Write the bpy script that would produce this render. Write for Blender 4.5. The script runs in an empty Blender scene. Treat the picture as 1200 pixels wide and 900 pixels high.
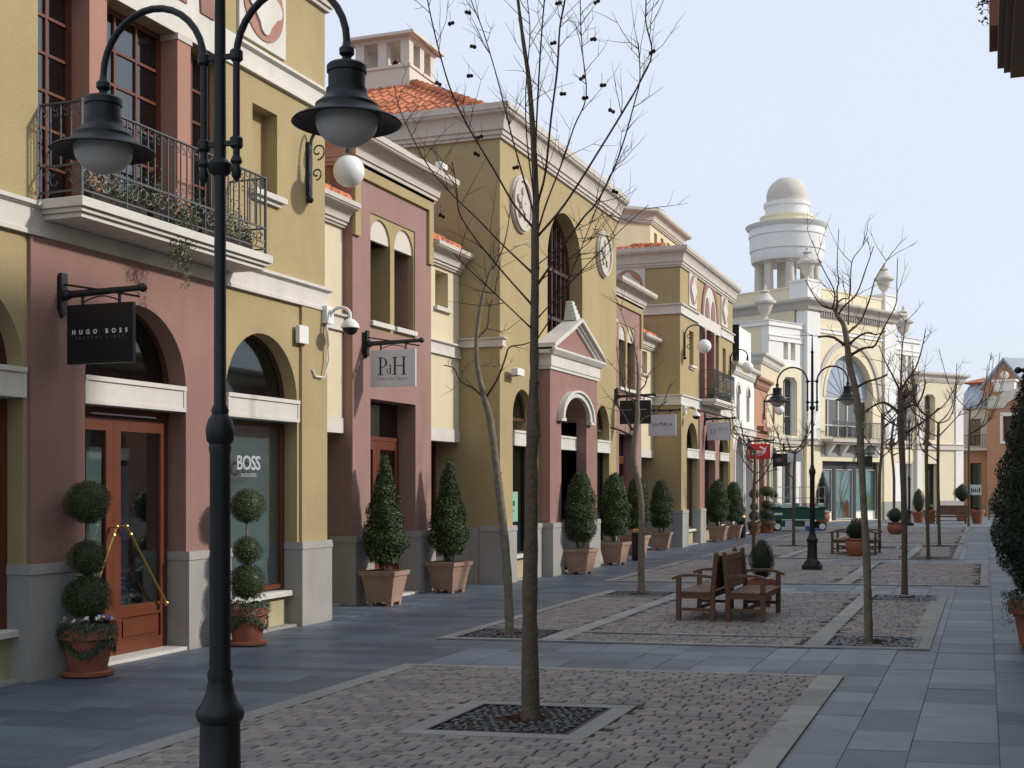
import bpy, math, random
from mathutils import Vector, Matrix
from mathutils.geometry import tessellate_polygon
R = math.radians
PI = math.pi
rnd = random.Random(7)
scene = bpy.context.scene
COL = scene.collection

# ------------------------------------------------------------------ camera model
F = 1450.0                     # focal length in photo pixels (photo 1200 px wide)
TH = math.atan(555.0 / F)
CT, ST = math.cos(TH), math.sin(TH)
EYE = 1.75
HZ = 568.0

def at(x, y, fw):
    """a photo direction taken out to a real distance fw in metres"""
    r = (x - 600) / F * fw
    return Vector((r * CT - fw * ST, r * ST + fw * CT, EYE + (HZ - y) / F * fw))

# ------------------------------------------------------------------ materials
def mat(name, col, rough=.8, noise=0., nscale=6., bump=0., bscale=60., metal=0., island=0., spec=.4,
        stain=0., emis=None, fine=0.):
    m = bpy.data.materials.new(name); m.use_nodes = True
    nt = m.node_tree; N = nt.nodes; L = nt.links
    b = N['Principled BSDF']
    b.inputs['Roughness'].default_value = rough
    b.inputs['Metallic'].default_value = metal
    b.inputs['Specular IOR Level'].default_value = spec
    b.inputs['Base Color'].default_value = (*col, 1)
    tc = N.new('ShaderNodeTexCoord')
    cur = None
    def mul(fac_socket, lo, hi, cur):
        mr = N.new('ShaderNodeMapRange'); mr.inputs['To Min'].default_value = lo; mr.inputs['To Max'].default_value = hi
        L.new(fac_socket, mr.inputs['Value'])
        mx = N.new('ShaderNodeMix'); mx.data_type = 'RGBA'; mx.blend_type = 'MULTIPLY'; mx.inputs['Factor'].default_value = 1
        if cur is None: mx.inputs['A'].default_value = (*col, 1)
        else: L.new(cur, mx.inputs['A'])
        L.new(mr.outputs['Result'], mx.inputs['B'])
        return mx.outputs['Result']
    if noise:
        n = N.new('ShaderNodeTexNoise'); n.inputs['Scale'].default_value = nscale; n.inputs['Detail'].default_value = 6
        n.inputs['Roughness'].default_value = .65
        L.new(tc.outputs['Object'], n.inputs['Vector'])
        cur = mul(n.outputs['Fac'], 1 - noise * 1.4, 1 + noise * 1.4, cur)
    if fine:
        n = N.new('ShaderNodeTexNoise'); n.inputs['Scale'].default_value = 90; n.inputs['Detail'].default_value = 3
        L.new(tc.outputs['Object'], n.inputs['Vector'])
        cur = mul(n.outputs['Fac'], 1 - fine, 1 + fine, cur)
    if stain:                                   # vertical rain streaks / wear
        mp = N.new('ShaderNodeMapping'); mp.inputs['Scale'].default_value = (1.5, 1.5, .35)
        L.new(tc.outputs['Object'], mp.inputs['Vector'])
        n = N.new('ShaderNodeTexNoise'); n.inputs['Scale'].default_value = 1.6; n.inputs['Detail'].default_value = 8
        n.inputs['Roughness'].default_value = .7
        L.new(mp.outputs['Vector'], n.inputs['Vector'])
        cr = N.new('ShaderNodeMapRange'); cr.inputs['From Min'].default_value = .42; cr.inputs['From Max'].default_value = .75
        cr.inputs['To Min'].default_value = 0; cr.inputs['To Max'].default_value = 1
        L.new(n.outputs['Fac'], cr.inputs['Value'])
        cur = mul(cr.outputs['Result'], 1.0, 1 - stain, cur)
    if island:
        g = N.new('ShaderNodeNewGeometry')
        cur = mul(g.outputs['Random Per Island'], 1 - island, 1 + island, cur)
    if cur is not None: L.new(cur, b.inputs['Base Color'])
    if bump:
        n = N.new('ShaderNodeTexNoise'); n.inputs['Scale'].default_value = bscale; n.inputs['Detail'].default_value = 4
        L.new(tc.outputs['Object'], n.inputs['Vector'])
        bp = N.new('ShaderNodeBump'); bp.inputs['Strength'].default_value = bump; bp.inputs['Distance'].default_value = .02
        L.new(n.outputs['Fac'], bp.inputs['Height']); L.new(bp.outputs['Normal'], b.inputs['Normal'])
    if emis:
        b.inputs['Emission Color'].default_value = (*emis[0], 1); b.inputs['Emission Strength'].default_value = emis[1]
    return m

def leaf_mat(name, c1, c2):
    m = bpy.data.materials.new(name); m.use_nodes = True
    nt = m.node_tree; N = nt.nodes; L = nt.links; b = N['Principled BSDF']
    g = N.new('ShaderNodeNewGeometry'); mx = N.new('ShaderNodeMix'); mx.data_type = 'RGBA'
    mx.inputs['A'].default_value = (*c1, 1); mx.inputs['B'].default_value = (*c2, 1)
    p = N.new('ShaderNodeMath'); p.operation = 'POWER'; p.inputs[1].default_value = 2.2
    L.new(g.outputs['Random Per Island'], p.inputs[0]); L.new(p.outputs[0], mx.inputs['Factor'])
    L.new(mx.outputs['Result'], b.inputs['Base Color'])
    b.inputs['Roughness'].default_value = .5; b.inputs['Specular IOR Level'].default_value = .35
    return m

def glass_mat(name, tint=(.75, .8, .8), mixmin=.12, mixmax=.5):
    m = bpy.data.materials.new(name); m.use_nodes = True
    nt = m.node_tree; N = nt.nodes; L = nt.links; N.clear()
    out = N.new('ShaderNodeOutputMaterial'); t = N.new('ShaderNodeBsdfTransparent'); gl = N.new('ShaderNodeBsdfGlossy')
    t.inputs['Color'].default_value = (*tint, 1); gl.inputs['Roughness'].default_value = .03
    gl.inputs['Color'].default_value = (.85, .9, .92, 1)
    lw = N.new('ShaderNodeLayerWeight'); lw.inputs['Blend'].default_value = .35
    mr = N.new('ShaderNodeMapRange'); mr.inputs['To Min'].default_value = mixmin; mr.inputs['To Max'].default_value = mixmax
    tc = N.new('ShaderNodeTexCoord'); n = N.new('ShaderNodeTexNoise'); n.inputs['Scale'].default_value = 1.3
    bp = N.new('ShaderNodeBump'); bp.inputs['Strength'].default_value = .05
    L.new(tc.outputs['Object'], n.inputs['Vector']); L.new(n.outputs['Fac'], bp.inputs['Height']); L.new(bp.outputs['Normal'], gl.inputs['Normal'])
    mx = N.new('ShaderNodeMixShader')
    L.new(lw.outputs['Facing'], mr.inputs['Value']); L.new(mr.outputs['Result'], mx.inputs['Fac'])
    L.new(t.outputs[0], mx.inputs[1]); L.new(gl.outputs[0], mx.inputs[2]); L.new(mx.outputs[0], out.inputs['Surface'])
    return m

M = dict(
    yellow=mat('yellow_stucco', (.392, .305, .158), .92, noise=.13, nscale=1.1, bump=.35, stain=.10, fine=.12),
    pink=mat('pink_stucco', (.292, .165, .138), .92, noise=.14, nscale=1.1, bump=.35, stain=.14, fine=.12),
    pinkpale=mat('pale_pink_stucco', (.315, .190, .163), .92, noise=.12, nscale=1.2, bump=.35, stain=.12, fine=.12),
    cream=mat('cream_stucco', (.66, .57, .39), .9, noise=.05, nscale=2, bump=.2, stain=.10, fine=.04),
    white=mat('white_stone', (.62, .59, .53), .75, noise=.10, nscale=3, bump=.2, stain=.14, fine=.08),
    pale=mat('pale_plaster', (.60, .54, .47), .85, noise=.06, nscale=4, bump=.1),
    plinth=mat('plinth_stone', (.345, .33, .305), .8, noise=.12, nscale=2, bump=.3, stain=.16, fine=.14),
    sand=mat('sandstone_panel', (.42, .36, .22), .8, noise=.2, nscale=5, bump=.15),
    white2=mat('white_stucco', (.80, .78, .74), .85, noise=.04, nscale=2, bump=.1, stain=.06),
    cream2=mat('pale_yellow_stucco', (.76, .67, .47), .85, noise=.04, nscale=2, bump=.1, stain=.06),
    orange=mat('orange_stucco', (.46, .25, .16), .9, noise=.08, nscale=2, bump=.2, stain=.1),
    brownstone=mat('brown_moulding', (.33, .17, .11), .7, noise=.1),
    wood=mat('varnished_wood', (.125, .034, .015), .38, noise=.25, nscale=3, bump=.1, bscale=30, spec=.5),
    wooddark=mat('dark_stained_wood', (.075, .030, .022), .45, noise=.25, nscale=3),
    salmon=mat('salmon_stucco', (.38, .20, .15), .9, noise=.08, nscale=1.6, bump=.2, stain=.12),
    mould=mat('moulding_stone', (.54, .485, .42), .75, noise=.07, nscale=5, bump=.15, stain=.14, fine=.05),
    brownedge=mat('weathered_brown_stone', (.20, .155, .125), .8, noise=.12, nscale=4, bump=.2),
    greenglow=mat('dark_green_shop_back', (.26, .30, .29), .8),
    teak=mat('bench_teak', (.135, .068, .038), .55, noise=.35, nscale=12, bump=.2, bscale=90, island=.18),
    iron=mat('dark_painted_iron', (.012, .013, .015), .5, noise=.2, nscale=20, bump=.08, bscale=120, spec=.5),
    lampiron=mat('lamp_post_paint', (.010, .011, .013), .45, noise=.25, nscale=8, bump=.1, bscale=160, spec=.35),
    railiron=mat('grey_wrought_iron', (.075, .08, .09), .5, noise=.3, nscale=30, spec=.5),
    globe=mat('opal_globe', (.80, .80, .78), .25, spec=.5),
    bowl=mat('frosted_bowl', (.50, .47, .43), .35, noise=.05, bump=.05, bscale=150, spec=.5),
    roofmetal=mat('grey_metal_roof', (.30, .33, .37), .5, noise=.1, spec=.5),
    tile=mat('terracotta_roof_tile', (.50, .175, .085), .8, noise=.15, nscale=9, island=.28, bump=.2),
    terra=mat('terracotta_pot', (.31, .115, .065), .75, noise=.16, nscale=8, bump=.15, stain=.15),
    terra2=mat('pale_terracotta_planter', (.38, .245, .175), .85, noise=.16, nscale=6, bump=.2, stain=.25, fine=.08),
    dark=mat('dark_interior', (.030, .026, .024), .9),
    darkroom=mat('shop_interior', (.06, .055, .05), .9, noise=.4, nscale=1.2),
    curtain=mat('grey_green_blind', (.36, .43, .42), .8, noise=.08, nscale=1),
    blueblind=mat('pale_blue_blind', (.42, .56, .58), .8, noise=.05),
    violet=mat('violet_clothes', (.05, .045, .12), .8, noise=.4, nscale=4),
    red=mat('sign_red', (.62, .025, .018), .5),
    black=mat('sign_black', (.010, .010, .011), .45),
    darkblue=mat('sign_dark_navy', (.02, .022, .035), .5),
    signwhite=mat('sign_pale_grey', (.56, .57, .62), .5, noise=.03),
    ink=mat('dark_ink', (.015, .017, .03), .6),
    greyink=mat('grey_ink', (.30, .31, .34), .6),
    goldink=mat('gold_ink', (.35, .24, .09), .5),
    lettergrey=mat('grey_glass_lettering', (.46, .47, .47), .5),
    letter=mat('white_lettering', (.80, .80, .80), .5),
    greyletter=mat('dim_grey_lettering', (.14, .14, .15), .6),
    plasticwhite=mat('white_plastic', (.75, .74, .70), .4, spec=.5),
    brass=mat('polished_brass', (.62, .42, .15), .25, metal=.9),
    copper=mat('copper_rim', (.62, .30, .16), .35, metal=.8),
    bark=mat('plane_bark', (.115, .088, .060), .9, noise=.45, nscale=9, bump=.7, bscale=40, fine=.15),
    barkpale=mat('mottled_bark', (.20, .17, .125), .9, noise=.55, nscale=14, bump=.7, bscale=40, fine=.15),
    twig=mat('twig_bark', (.060, .036, .027), .85, noise=.3, nscale=12),
    seed=mat('plane_seed', (.035, .017, .013), .9),
    soil=mat('dark_soil', (.035, .025, .02), .95, noise=.4, nscale=20, bump=.5),
    mulch=mat('red_bark_mulch', (.12, .040, .022), .9, island=.5),
    pebble=mat('grey_pebble', (.12, .125, .135), .6, island=.6, noise=.2),
    joint=mat('dark_joint_sand', (.055, .048, .042), .95, noise=.3, nscale=20),
    kiosk=mat('bottle_green_paint', (.012, .07, .05), .45, noise=.1, spec=.5),
    tyre=mat('black_tyre', (.02, .02, .02), .8),
    poster=mat('mint_poster', (.25, .47, .36), .6), display=mat('pale_cyan_display', (.55, .72, .76), .6, noise=.08, nscale=1.5),
    disporange=mat('orange_print', (.50, .13, .05), .6), disptan=mat('tan_print', (.42, .28, .20), .6), dispblue=mat('blue_print', (.08, .13, .25), .6),
    dispgreen=mat('green_print', (.22, .42, .12), .6), bluemat=mat('blue_crate', (.05, .12, .35), .5),
    flowerw=mat('white_petals', (.75, .74, .70), .6), flowerb=mat('blue_petals', (.06, .07, .42), .6), flowero=mat('orange_petals', (.62, .17, .03), .6),
)
M['laurel'] = leaf_mat('laurel_leaves', (.016, .034, .011), (.10, .145, .035))
M['box'] = leaf_mat('boxwood_leaves', (.022, .038, .012), (.105, .125, .035))
M['cypress'] = leaf_mat('cypress_leaves', (.009, .018, .009), (.035, .050, .02))
M['ivy'] = leaf_mat('ivy_leaves', (.018, .035, .014), (.10, .13, .07))
M['pelargonium'] = leaf_mat('balcony_leaves', (.05, .065, .03), (.26, .27, .15))
M['glass'] = glass_mat('window_glass')
M['glassdim'] = glass_mat('dim_fanlight_glass', (.7, .75, .75), .05, .14)
M['glassdark'] = glass_mat('dark_window_glass', (.45, .48, .5), .08, .34)

def paving_mat(name, c1, c2, warm=None, rough=.75):
    """real stones get a colour each, plus blotches"""
    m = bpy.data.materials.new(name); m.use_nodes = True
    nt = m.node_tree; N = nt.nodes; L = nt.links; b = N['Principled BSDF']
    g = N.new('ShaderNodeNewGeometry'); cr = N.new('ShaderNodeValToRGB')
    e = cr.color_ramp.elements; e[0].color = (*c1, 1); e[1].color = (*c2, 1)
    if warm: k = e.new(.5); k.color = (*warm, 1)
    L.new(g.outputs['Random Per Island'], cr.inputs['Fac'])
    tc = N.new('ShaderNodeTexCoord')
    n = N.new('ShaderNodeTexNoise'); n.inputs['Scale'].default_value = 1.6; n.inputs['Detail'].default_value = 10; n.inputs['Roughness'].default_value = .78
    L.new(tc.outputs['Object'], n.inputs['Vector'])
    mr = N.new('ShaderNodeMapRange'); mr.inputs['To Min'].default_value = .45; mr.inputs['To Max'].default_value = 1.55
    L.new(n.outputs['Fac'], mr.inputs['Value'])
    mx = N.new('ShaderNodeMix'); mx.data_type = 'RGBA'; mx.blend_type = 'MULTIPLY'; mx.inputs['Factor'].default_value = 1
    L.new(cr.outputs['Color'], mx.inputs['A']); L.new(mr.outputs['Result'], mx.inputs['B']); L.new(mx.outputs['Result'], b.inputs['Base Color'])
    n2 = N.new('ShaderNodeTexNoise'); n2.inputs['Scale'].default_value = 45; n2.inputs['Detail'].default_value = 6
    L.new(tc.outputs['Object'], n2.inputs['Vector'])
    bp = N.new('ShaderNodeBump'); bp.inputs['Strength'].default_value = .35; bp.inputs['Distance'].default_value = .01
    L.new(n2.outputs['Fac'], bp.inputs['Height']); L.new(bp.outputs['Normal'], b.inputs['Normal'])
    b.inputs['Roughness'].default_value = rough; b.inputs['Specular IOR Level'].default_value = .45
    return m
M['slate'] = paving_mat('slate_slabs', (.082, .098, .122), (.185, .210, .245), rough=.55)
M['cobble'] = paving_mat('cobble_stones', (.178, .165, .155), (.278, .242, .210), (.222, .202, .190))
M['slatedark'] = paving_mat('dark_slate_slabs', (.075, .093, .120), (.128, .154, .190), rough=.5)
M['border'] = paving_mat('granite_border', (.23, .225, .22), (.32, .31, .30))
def ground_mat():
    m = bpy.data.materials.new('far_paving'); m.use_nodes = True
    nt = m.node_tree; N = nt.nodes; L = nt.links; b = N['Principled BSDF']
    tc = N.new('ShaderNodeTexCoord'); br = N.new('ShaderNodeTexBrick')
    br.inputs['Scale'].default_value = 1.0; br.inputs['Brick Width'].default_value = .7; br.inputs['Row Height'].default_value = .45
    br.inputs['Color1'].default_value = (.105, .118, .14, 1); br.inputs['Color2'].default_value = (.145, .16, .185, 1)
    br.inputs['Mortar'].default_value = (.04, .04, .045, 1); br.inputs['Mortar Size'].default_value = .008
    L.new(tc.outputs['Object'], br.inputs['Vector']); L.new(br.outputs['Color'], b.inputs['Base Color'])
    b.inputs['Roughness'].default_value = .75
    return m
M['ground'] = ground_mat()

# ------------------------------------------------------------------ mesh building
class Frame:
    def __init__(s, x, y, ax=0., ay=1., z=0.):
        l = math.hypot(ax, ay); s.p = Vector((x, y, z)); s.a = Vector((ax / l, ay / l, 0)); s.o = Vector((ay / l, -ax / l, 0))
    def w(s, a, d, h): return s.p + s.a * a + s.o * d + Vector((0, 0, h))
WORLD = Frame(0, 0, 1, 0)      # a=+X, d=-Y ... rarely used

class MB:
    def __init__(s, fr=None): s.v = []; s.f = []; s.fr = fr
    def P(s, a, d, h): return s.fr.w(a, d, h) if s.fr else Vector((a, d, h))
    def add(s, pts, faces):
        n = len(s.v); s.v += [tuple(p) for p in pts]; s.f += [tuple(i + n for i in f) for f in faces]
    def box(s, a0, a1, d0, d1, h0, h1, rot=None):
        pts = [s.P(a, d, h) for h in (h0, h1) for a, d in ((a0, d0), (a1, d0), (a1, d1), (a0, d1))]
        s.add(pts, [(3, 2, 1, 0), (4, 5, 6, 7), (0, 1, 5, 4), (1, 2, 6, 5), (2, 3, 7, 6), (3, 0, 4, 7)]); return s
    def bevbox(s, a0, a1, d0, d1, h0, h1, b=.01):
        """box whose top edges are chamfered"""
        r0 = [(a0, d0), (a1, d0), (a1, d1), (a0, d1)]; r1 = [(a0 + b, d0 + b), (a1 - b, d0 + b), (a1 - b, d1 - b), (a0 + b, d1 - b)]
        pts = [s.P(a, d, h0) for a, d in r0] + [s.P(a, d, h1 - b) for a, d in r0] + [s.P(a, d, h1) for a, d in r1]
        fs = [(3, 2, 1, 0), (8, 9, 10, 11)]
        for k in (0, 4):
            for i in range(4): j = (i + 1) % 4; fs.append((k + i, k + j, k + 4 + j, k + 4 + i))
        s.add(pts, fs); return s
    def hexa(s, pts):      # 8 points, bottom ring then top ring
        s.add(pts, [(3, 2, 1, 0), (4, 5, 6, 7), (0, 1, 5, 4), (1, 2, 6, 5), (2, 3, 7, 6), (3, 0, 4, 7)]); return s
    def beam(s, p, q, w, t=None):    # square bar between two world points
        p, q = Vector(p), Vector(q); t = t or w; d = (q - p).normalized()
        u = d.cross(Vector((0, 0, 1)));
        if u.length < .01: u = Vector((1, 0, 0))
        u.normalize(); v = d.cross(u).normalized(); u = u * w / 2; v = v * t / 2
        s.hexa([p - u - v, p + u - v, p + u + v, p - u + v, q - u - v, q + u - v, q + u + v, q - u + v]); return s
    def poly(s, outer, holes, d0, d1):
        """wall slab: 2-D outline (a,h) with holes, from depth d0 to d1"""
        loops = [outer] + list(holes); flat = [p for l in loops for p in l]; n = len(flat)
        tris = tessellate_polygon([[Vector((p[0], p[1], 0)) for p in l] for l in loops])
        pts = [s.P(a, d1, h) for a, h in flat] + [s.P(a, d0, h) for a, h in flat]
        fs = [tuple(t) for t in tris] + [tuple(i + n for i in reversed(t)) for t in tris]
        k = 0
        for l in loops:
            m = len(l)
            for i in range(m): j = (i + 1) % m; fs.append((k + i, k + j, k + j + n, k + i + n))
            k += m
        s.add(pts, fs); return s
    def sweep(s, prof, path, caps=True):
        """closed profile (o,h) swept along plan path [(a,d)] with mitres, outward = left of travel"""
        n = len(path); offs = []
        for i in range(n):
            def nrm(p, q): dx, dy = q[0] - p[0], q[1] - p[1]; l = math.hypot(dx, dy); return (-dy / l, dx / l)
            ns = []
            if i > 0: ns.append(nrm(path[i - 1], path[i]))
            if i < n - 1: ns.append(nrm(path[i], path[i + 1]))
            if len(ns) == 2:
                mx, my = ns[0][0] + ns[1][0], ns[0][1] + ns[1][1]; l2 = mx * mx + my * my
                offs.append((mx * 2 / l2, my * 2 / l2))
            else: offs.append(ns[0])
        m = len(prof); pts = []
        for (a, d), (ox, oy) in zip(path, offs):
            for o, h in prof: pts.append(s.P(a + ox * o, d + oy * o, h))
        fs = [(i * m + j, i * m + (j + 1) % m, (i + 1) * m + (j + 1) % m, (i + 1) * m + j) for i in range(n - 1) for j in range(m)]
        if caps: fs += [tuple(range(m - 1, -1, -1)), tuple((n - 1) * m + j for j in range(m))]
        s.add(pts, fs); return s
    def ring(s, ac, hc, r0, r1, d0, d1, t0=0., t1=PI, n=20, sy=1.):
        """solid arch segment in the facade plane"""
        pts = []
        for i in range(n + 1):
            t = t0 + (t1 - t0) * i / n; c_, s_ = math.cos(t), math.sin(t) * sy
            for r, d in ((r0, d0), (r1, d0), (r1, d1), (r0, d1)): pts.append(s.P(ac + r * c_, d, hc + r * s_))
        fs = [(i * 4 + j, i * 4 + (j + 1) % 4, i * 4 + 4 + (j + 1) % 4, i * 4 + 4 + j) for i in range(n) for j in range(4)]
        fs += [(3, 2, 1, 0), (n * 4, n * 4 + 1, n * 4 + 2, n * 4 + 3)]
        s.add(pts, fs); return s
    def tube(s, pts, rad, n=8, cap=True):
        pts = [Vector(p) for p in pts]
        if not hasattr(rad, '__len__'): rad = [rad] * len(pts)
        keep = [i for i in range(len(pts)) if i == 0 or (pts[i] - pts[i - 1]).length > 1e-5]
        pts = [pts[i] for i in keep]; rad = [rad[i] for i in keep]
        up = None; vs = []
        for i, p in enumerate(pts):
            d = (pts[min(i + 1, len(pts) - 1)] - pts[max(i - 1, 0)]).normalized()
            if up is None:
                up = d.cross(Vector((.31, .95, .1)));
                if up.length < .05: up = d.cross(Vector((1, 0, 0)))
            up = (up - d * up.dot(d)).normalized(); w = d.cross(up)
            for k in range(n):
                t = 2 * PI * k / n; vs.append(p + (up * math.cos(t) + w * math.sin(t)) * rad[i])
        fs = [(i * n + k, i * n + (k + 1) % n, (i + 1) * n + (k + 1) % n, (i + 1) * n + k) for i in range(len(pts) - 1) for k in range(n)]
        if cap: fs += [tuple(range(n - 1, -1, -1)), tuple((len(pts) - 1) * n + k for k in range(n))]
        s.add(vs, fs); return s
    def lathe(s, prof, c, n=24):
        """profile [(r,z)] about vertical axis through world point c"""
        c = Vector(c); vs = []
        for r, z in prof:
            for k in range(n): t = 2 * PI * k / n; vs.append(c + Vector((max(r, 1e-4) * math.cos(t), max(r, 1e-4) * math.sin(t), z)))
        fs = [(i * n + k, i * n + (k + 1) % n, (i + 1) * n + (k + 1) % n, (i + 1) * n + k) for i in range(len(prof) - 1) for k in range(n)]
        fs += [tuple(range(n - 1, -1, -1)), tuple((len(prof) - 1) * n + k for k in range(n))]
        s.add(vs, fs); return s
    def sphere(s, c, r, n=16, sz=1.):
        m = n // 2
        return s.lathe([(r * math.sin(PI * i / m), -r * sz * math.cos(PI * i / m)) for i in range(m + 1)], c, n)
    def leaf(s, c, nrm, size, r=rnd):
        """one small pointed leaf, bent"""
        nrm = nrm.normalized(); u = nrm.cross(Vector((r.uniform(-1, 1), r.uniform(-1, 1), r.uniform(-1, 1))))
        if u.length < .05: u = nrm.orthogonal()
        u.normalize(); w = nrm.cross(u); a = size; b = size * .45
        s.add([c - u * a * .5, c + w * b * .5 + nrm * b * .2, c + u * a * .5, c - w * b * .5 + nrm * b * .2], [(0, 1, 2, 3)])
    def build(s, name, m, parent=None, smooth=False, kind=None):
        me = bpy.data.meshes.new(name); me.from_pydata(s.v, [], s.f); me.materials.append(M[m] if isinstance(m, str) else m)
        if smooth:
            me.polygons.foreach_set('use_smooth', [True] * len(me.polygons))
            try: me.set_sharp_from_angle(angle=R(40))
            except Exception: pass
        me.update()
        o = bpy.data.objects.new(name, me); COL.objects.link(o)
        if parent is not None:
            o.parent = parent; q = parent
            off = Vector((0, 0, 0))
            while q is not None and q.type != 'EMPTY': q = q.parent
            if parent.type == 'EMPTY': o.matrix_parent_inverse = Matrix.Translation(-parent.location)
        if kind: o['kind'] = kind
        return o

def thing(name, label, cat, loc=(0, 0, 0), group=None):
    o = bpy.data.objects.new(name, None); COL.objects.link(o); o.empty_display_size = .2
    o.location = loc; o['label'] = label; o['category'] = cat
    if group: o['group'] = group
    return o
def tag(o, label, cat, group=None, kind=None):
    o['label'] = label; o['category'] = cat
    if group: o['group'] = group
    if kind: o['kind'] = kind
    return o
def dup(root, loc, rotz=0., scale=1., label=None):
    r = root.copy(); COL.objects.link(r); r.location = loc; r.rotation_euler = (0, 0, rotz)
    r.scale = (scale,) * 3 if not hasattr(scale, '__len__') else scale
    if label: r['label'] = label
    for ch in list(root.children):
        c_ = ch.copy(); COL.objects.link(c_); c_.parent = r; c_.matrix_parent_inverse = ch.matrix_parent_inverse.copy()
        for g_ in ch.children:
            d_ = g_.copy(); COL.objects.link(d_); d_.parent = c_; d_.matrix_parent_inverse = g_.matrix_parent_inverse.copy()
    return r
def text_mb(mb, txt, origin, ux, uy, size, bold=0., align='CENTER', space=1.):
    """lettering as real raised mesh: origin = anchor, ux/uy = unit vectors of reading/up"""
    cu = bpy.data.curves.new('t', 'FONT'); cu.body = txt; cu.size = size; cu.align_x = align; cu.offset = bold; cu.space_character = space
    cu.extrude = .002; cu.resolution_u = 3
    ob = bpy.data.objects.new('t', cu); COL.objects.link(ob)
    dg = bpy.context.evaluated_depsgraph_get(); me = ob.evaluated_get(dg).to_mesh()
    nz = ux.cross(uy)
    mb.add([origin + ux * v.co.x + uy * v.co.y + nz * v.co.z for v in me.vertices], [tuple(p.vertices) for p in me.polygons])
    ob.evaluated_get(dg).to_mesh_clear(); bpy.data.objects.remove(ob); bpy.data.curves.remove(cu)

def arch(a0, a1, h0, spring, n=20, sy=1.):
    c_ = (a0 + a1) / 2; r = (a1 - a0) / 2
    return [(a0, h0), (a1, h0), (a1, spring)] + [(c_ + r * math.cos(PI * i / n), spring + r * sy * math.sin(PI * i / n)) for i in range(1, n)] + [(a0, spring)]
def rect(a0, a1, h0, h1): return [(a0, h0), (a1, h0), (a1, h1), (a0, h1)]
def cornice(h0, h1, p):
    t = h1 - h0
    pr = [(-.04, h0), (.05, h0), (.05, h0 + .10 * t), (.08, h0 + .10 * t), (.08, h0 + .24 * t), (.11, h0 + .24 * t), (.11, h0 + .30 * t)]
    for i in range(6):
        u = i / 5; pr.append((.11 + (p - .15) * (1 - math.cos(u * PI / 2)), h0 + (.30 + .40 * math.sin(u * PI / 2)) * t))
    pr += [(p - .02, h0 + .74 * t), (p - .02, h0 + .80 * t), (p, h0 + .80 * t), (p, h1), (-.04, h1)]
    return pr
def band(h0, h1, p=.05):
    t = h1 - h0
    return [(-.03, h0), (p, h0), (p, h0 + .13 * t), (p - .022, h0 + .17 * t), (p - .022, h1 - .2 * t), (p + .03, h1 - .12 * t), (p + .03, h1), (-.03, h1)]

# ------------------------------------------------------------------ parts of facades
def window(par, fr, a0, a1, h0, h1, d, cols=2, rows=3, fm='wood', gm='glass', fw=.06, bar=.025, name='window'):
    mb = MB(fr)
    mb.box(a0, a0 + fw, d, d + .06, h0, h1); mb.box(a1 - fw, a1, d, d + .06, h0, h1)
    mb.box(a0 + fw, a1 - fw, d, d + .06, h1 - fw, h1); mb.box(a0 + fw, a1 - fw, d, d + .06, h0, h0 + fw)
    for i in range(1, cols):
        a = a0 + fw + (a1 - a0 - 2 * fw) * i / cols; mb.box(a - bar / 2, a + bar / 2, d + .01, d + .05, h0 + fw, h1 - fw)
    for i in range(1, rows):
        h = h0 + fw + (h1 - h0 - 2 * fw) * i / rows; mb.box(a0 + fw, a1 - fw, d + .012, d + .048, h - bar / 2, h + bar / 2)
    w = mb.build(name, fm, par)
    p = MB(fr).box(a0 + fw, a1 - fw, d + .022, d + .03, h0 + fw, h1 - fw).build('pane', gm); p.parent = w
    return w
def lunette(par, fr, a0, a1, spring, d, fm='wood', gm='glassdim', cols=2, sy=1.):
    c_ = (a0 + a1) / 2; r = (a1 - a0) / 2
    mb = MB(fr).ring(c_, spring, r - .06, r, d, d + .06, sy=sy); mb.box(a0, a1, d, d + .06, spring - .06, spring)
    for i in range(1, cols):
        a = a0 + (a1 - a0) * i / cols; mb.box(a - .015, a + .015, d + .01, d + .05, spring, spring + math.sqrt(max(0, r * r - (a - c_) ** 2)) * sy - .05)
    w = mb.build('arched_window', fm, par)
    q = r - .06
    p = MB(fr).poly([(c_ + q * math.cos(PI * i / 20), spring + q * sy * math.sin(PI * i / 20)) for i in range(21)], [], d + .022, d + .03).build('pane', gm); p.parent = w
    return w
def lintel(par, fr, a0, a1, h0=2.52, h1=2.79, d0=-.22, d1=.03):
    mb = MB(fr).box(a0 + .002, a1 - .002, d0, d1, h0, h1); mb.box(a0 + .002, a1 - .002, d1, d1 + .02, h1 - .045, h1)
    t = .04
    mb.box(a0 + .002, a1 - .002, d1, d1 + .012, h0, h0 + t); mb.box(a0 + .002, a0 + t, d1, d1 + .012, h0 + t, h1 - .045); mb.box(a1 - t, a1 - .002, d1, d1 + .012, h0 + t, h1 - .045)
    return mb.build('lintel', 'white', par)
def plinth(par, fr, a0, a1, dfront=.08, dback=-.24, h=1.04, sides=.006):
    mb = MB(fr); mb.box(a0 - sides, a1 + sides, dback, dfront, -.05, h - .09)
    mb.hexa([mb.P(a, d, hh) for hh, e in ((h - .09, .012), (h, .002)) for a, d in ((a0 - sides - e, dback), (a1 + sides + e, dback), (a1 + sides + e, dfront + e), (a0 - sides - e, dfront + e))])
    return mb.build('plinth', 'plinth', par)
def sill_wall(par, fr, a0, a1, d=-.20, h=.40, m='sand'):
    MB(fr).box(a0 + .002, a1 - .002, d - .1, d + .06, .0, h).build('stall_riser', m, par)
    MB(fr).bevbox(a0 + .002, a1 - .002, d - .1, d + .16, h + .002, h + .065, .01).build('sill', 'white', par)
    MB(fr).box(a0 - .001, a1 + .001, d - .1, .012, -.02, .028).build('threshold', 'plinth', par)
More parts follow.
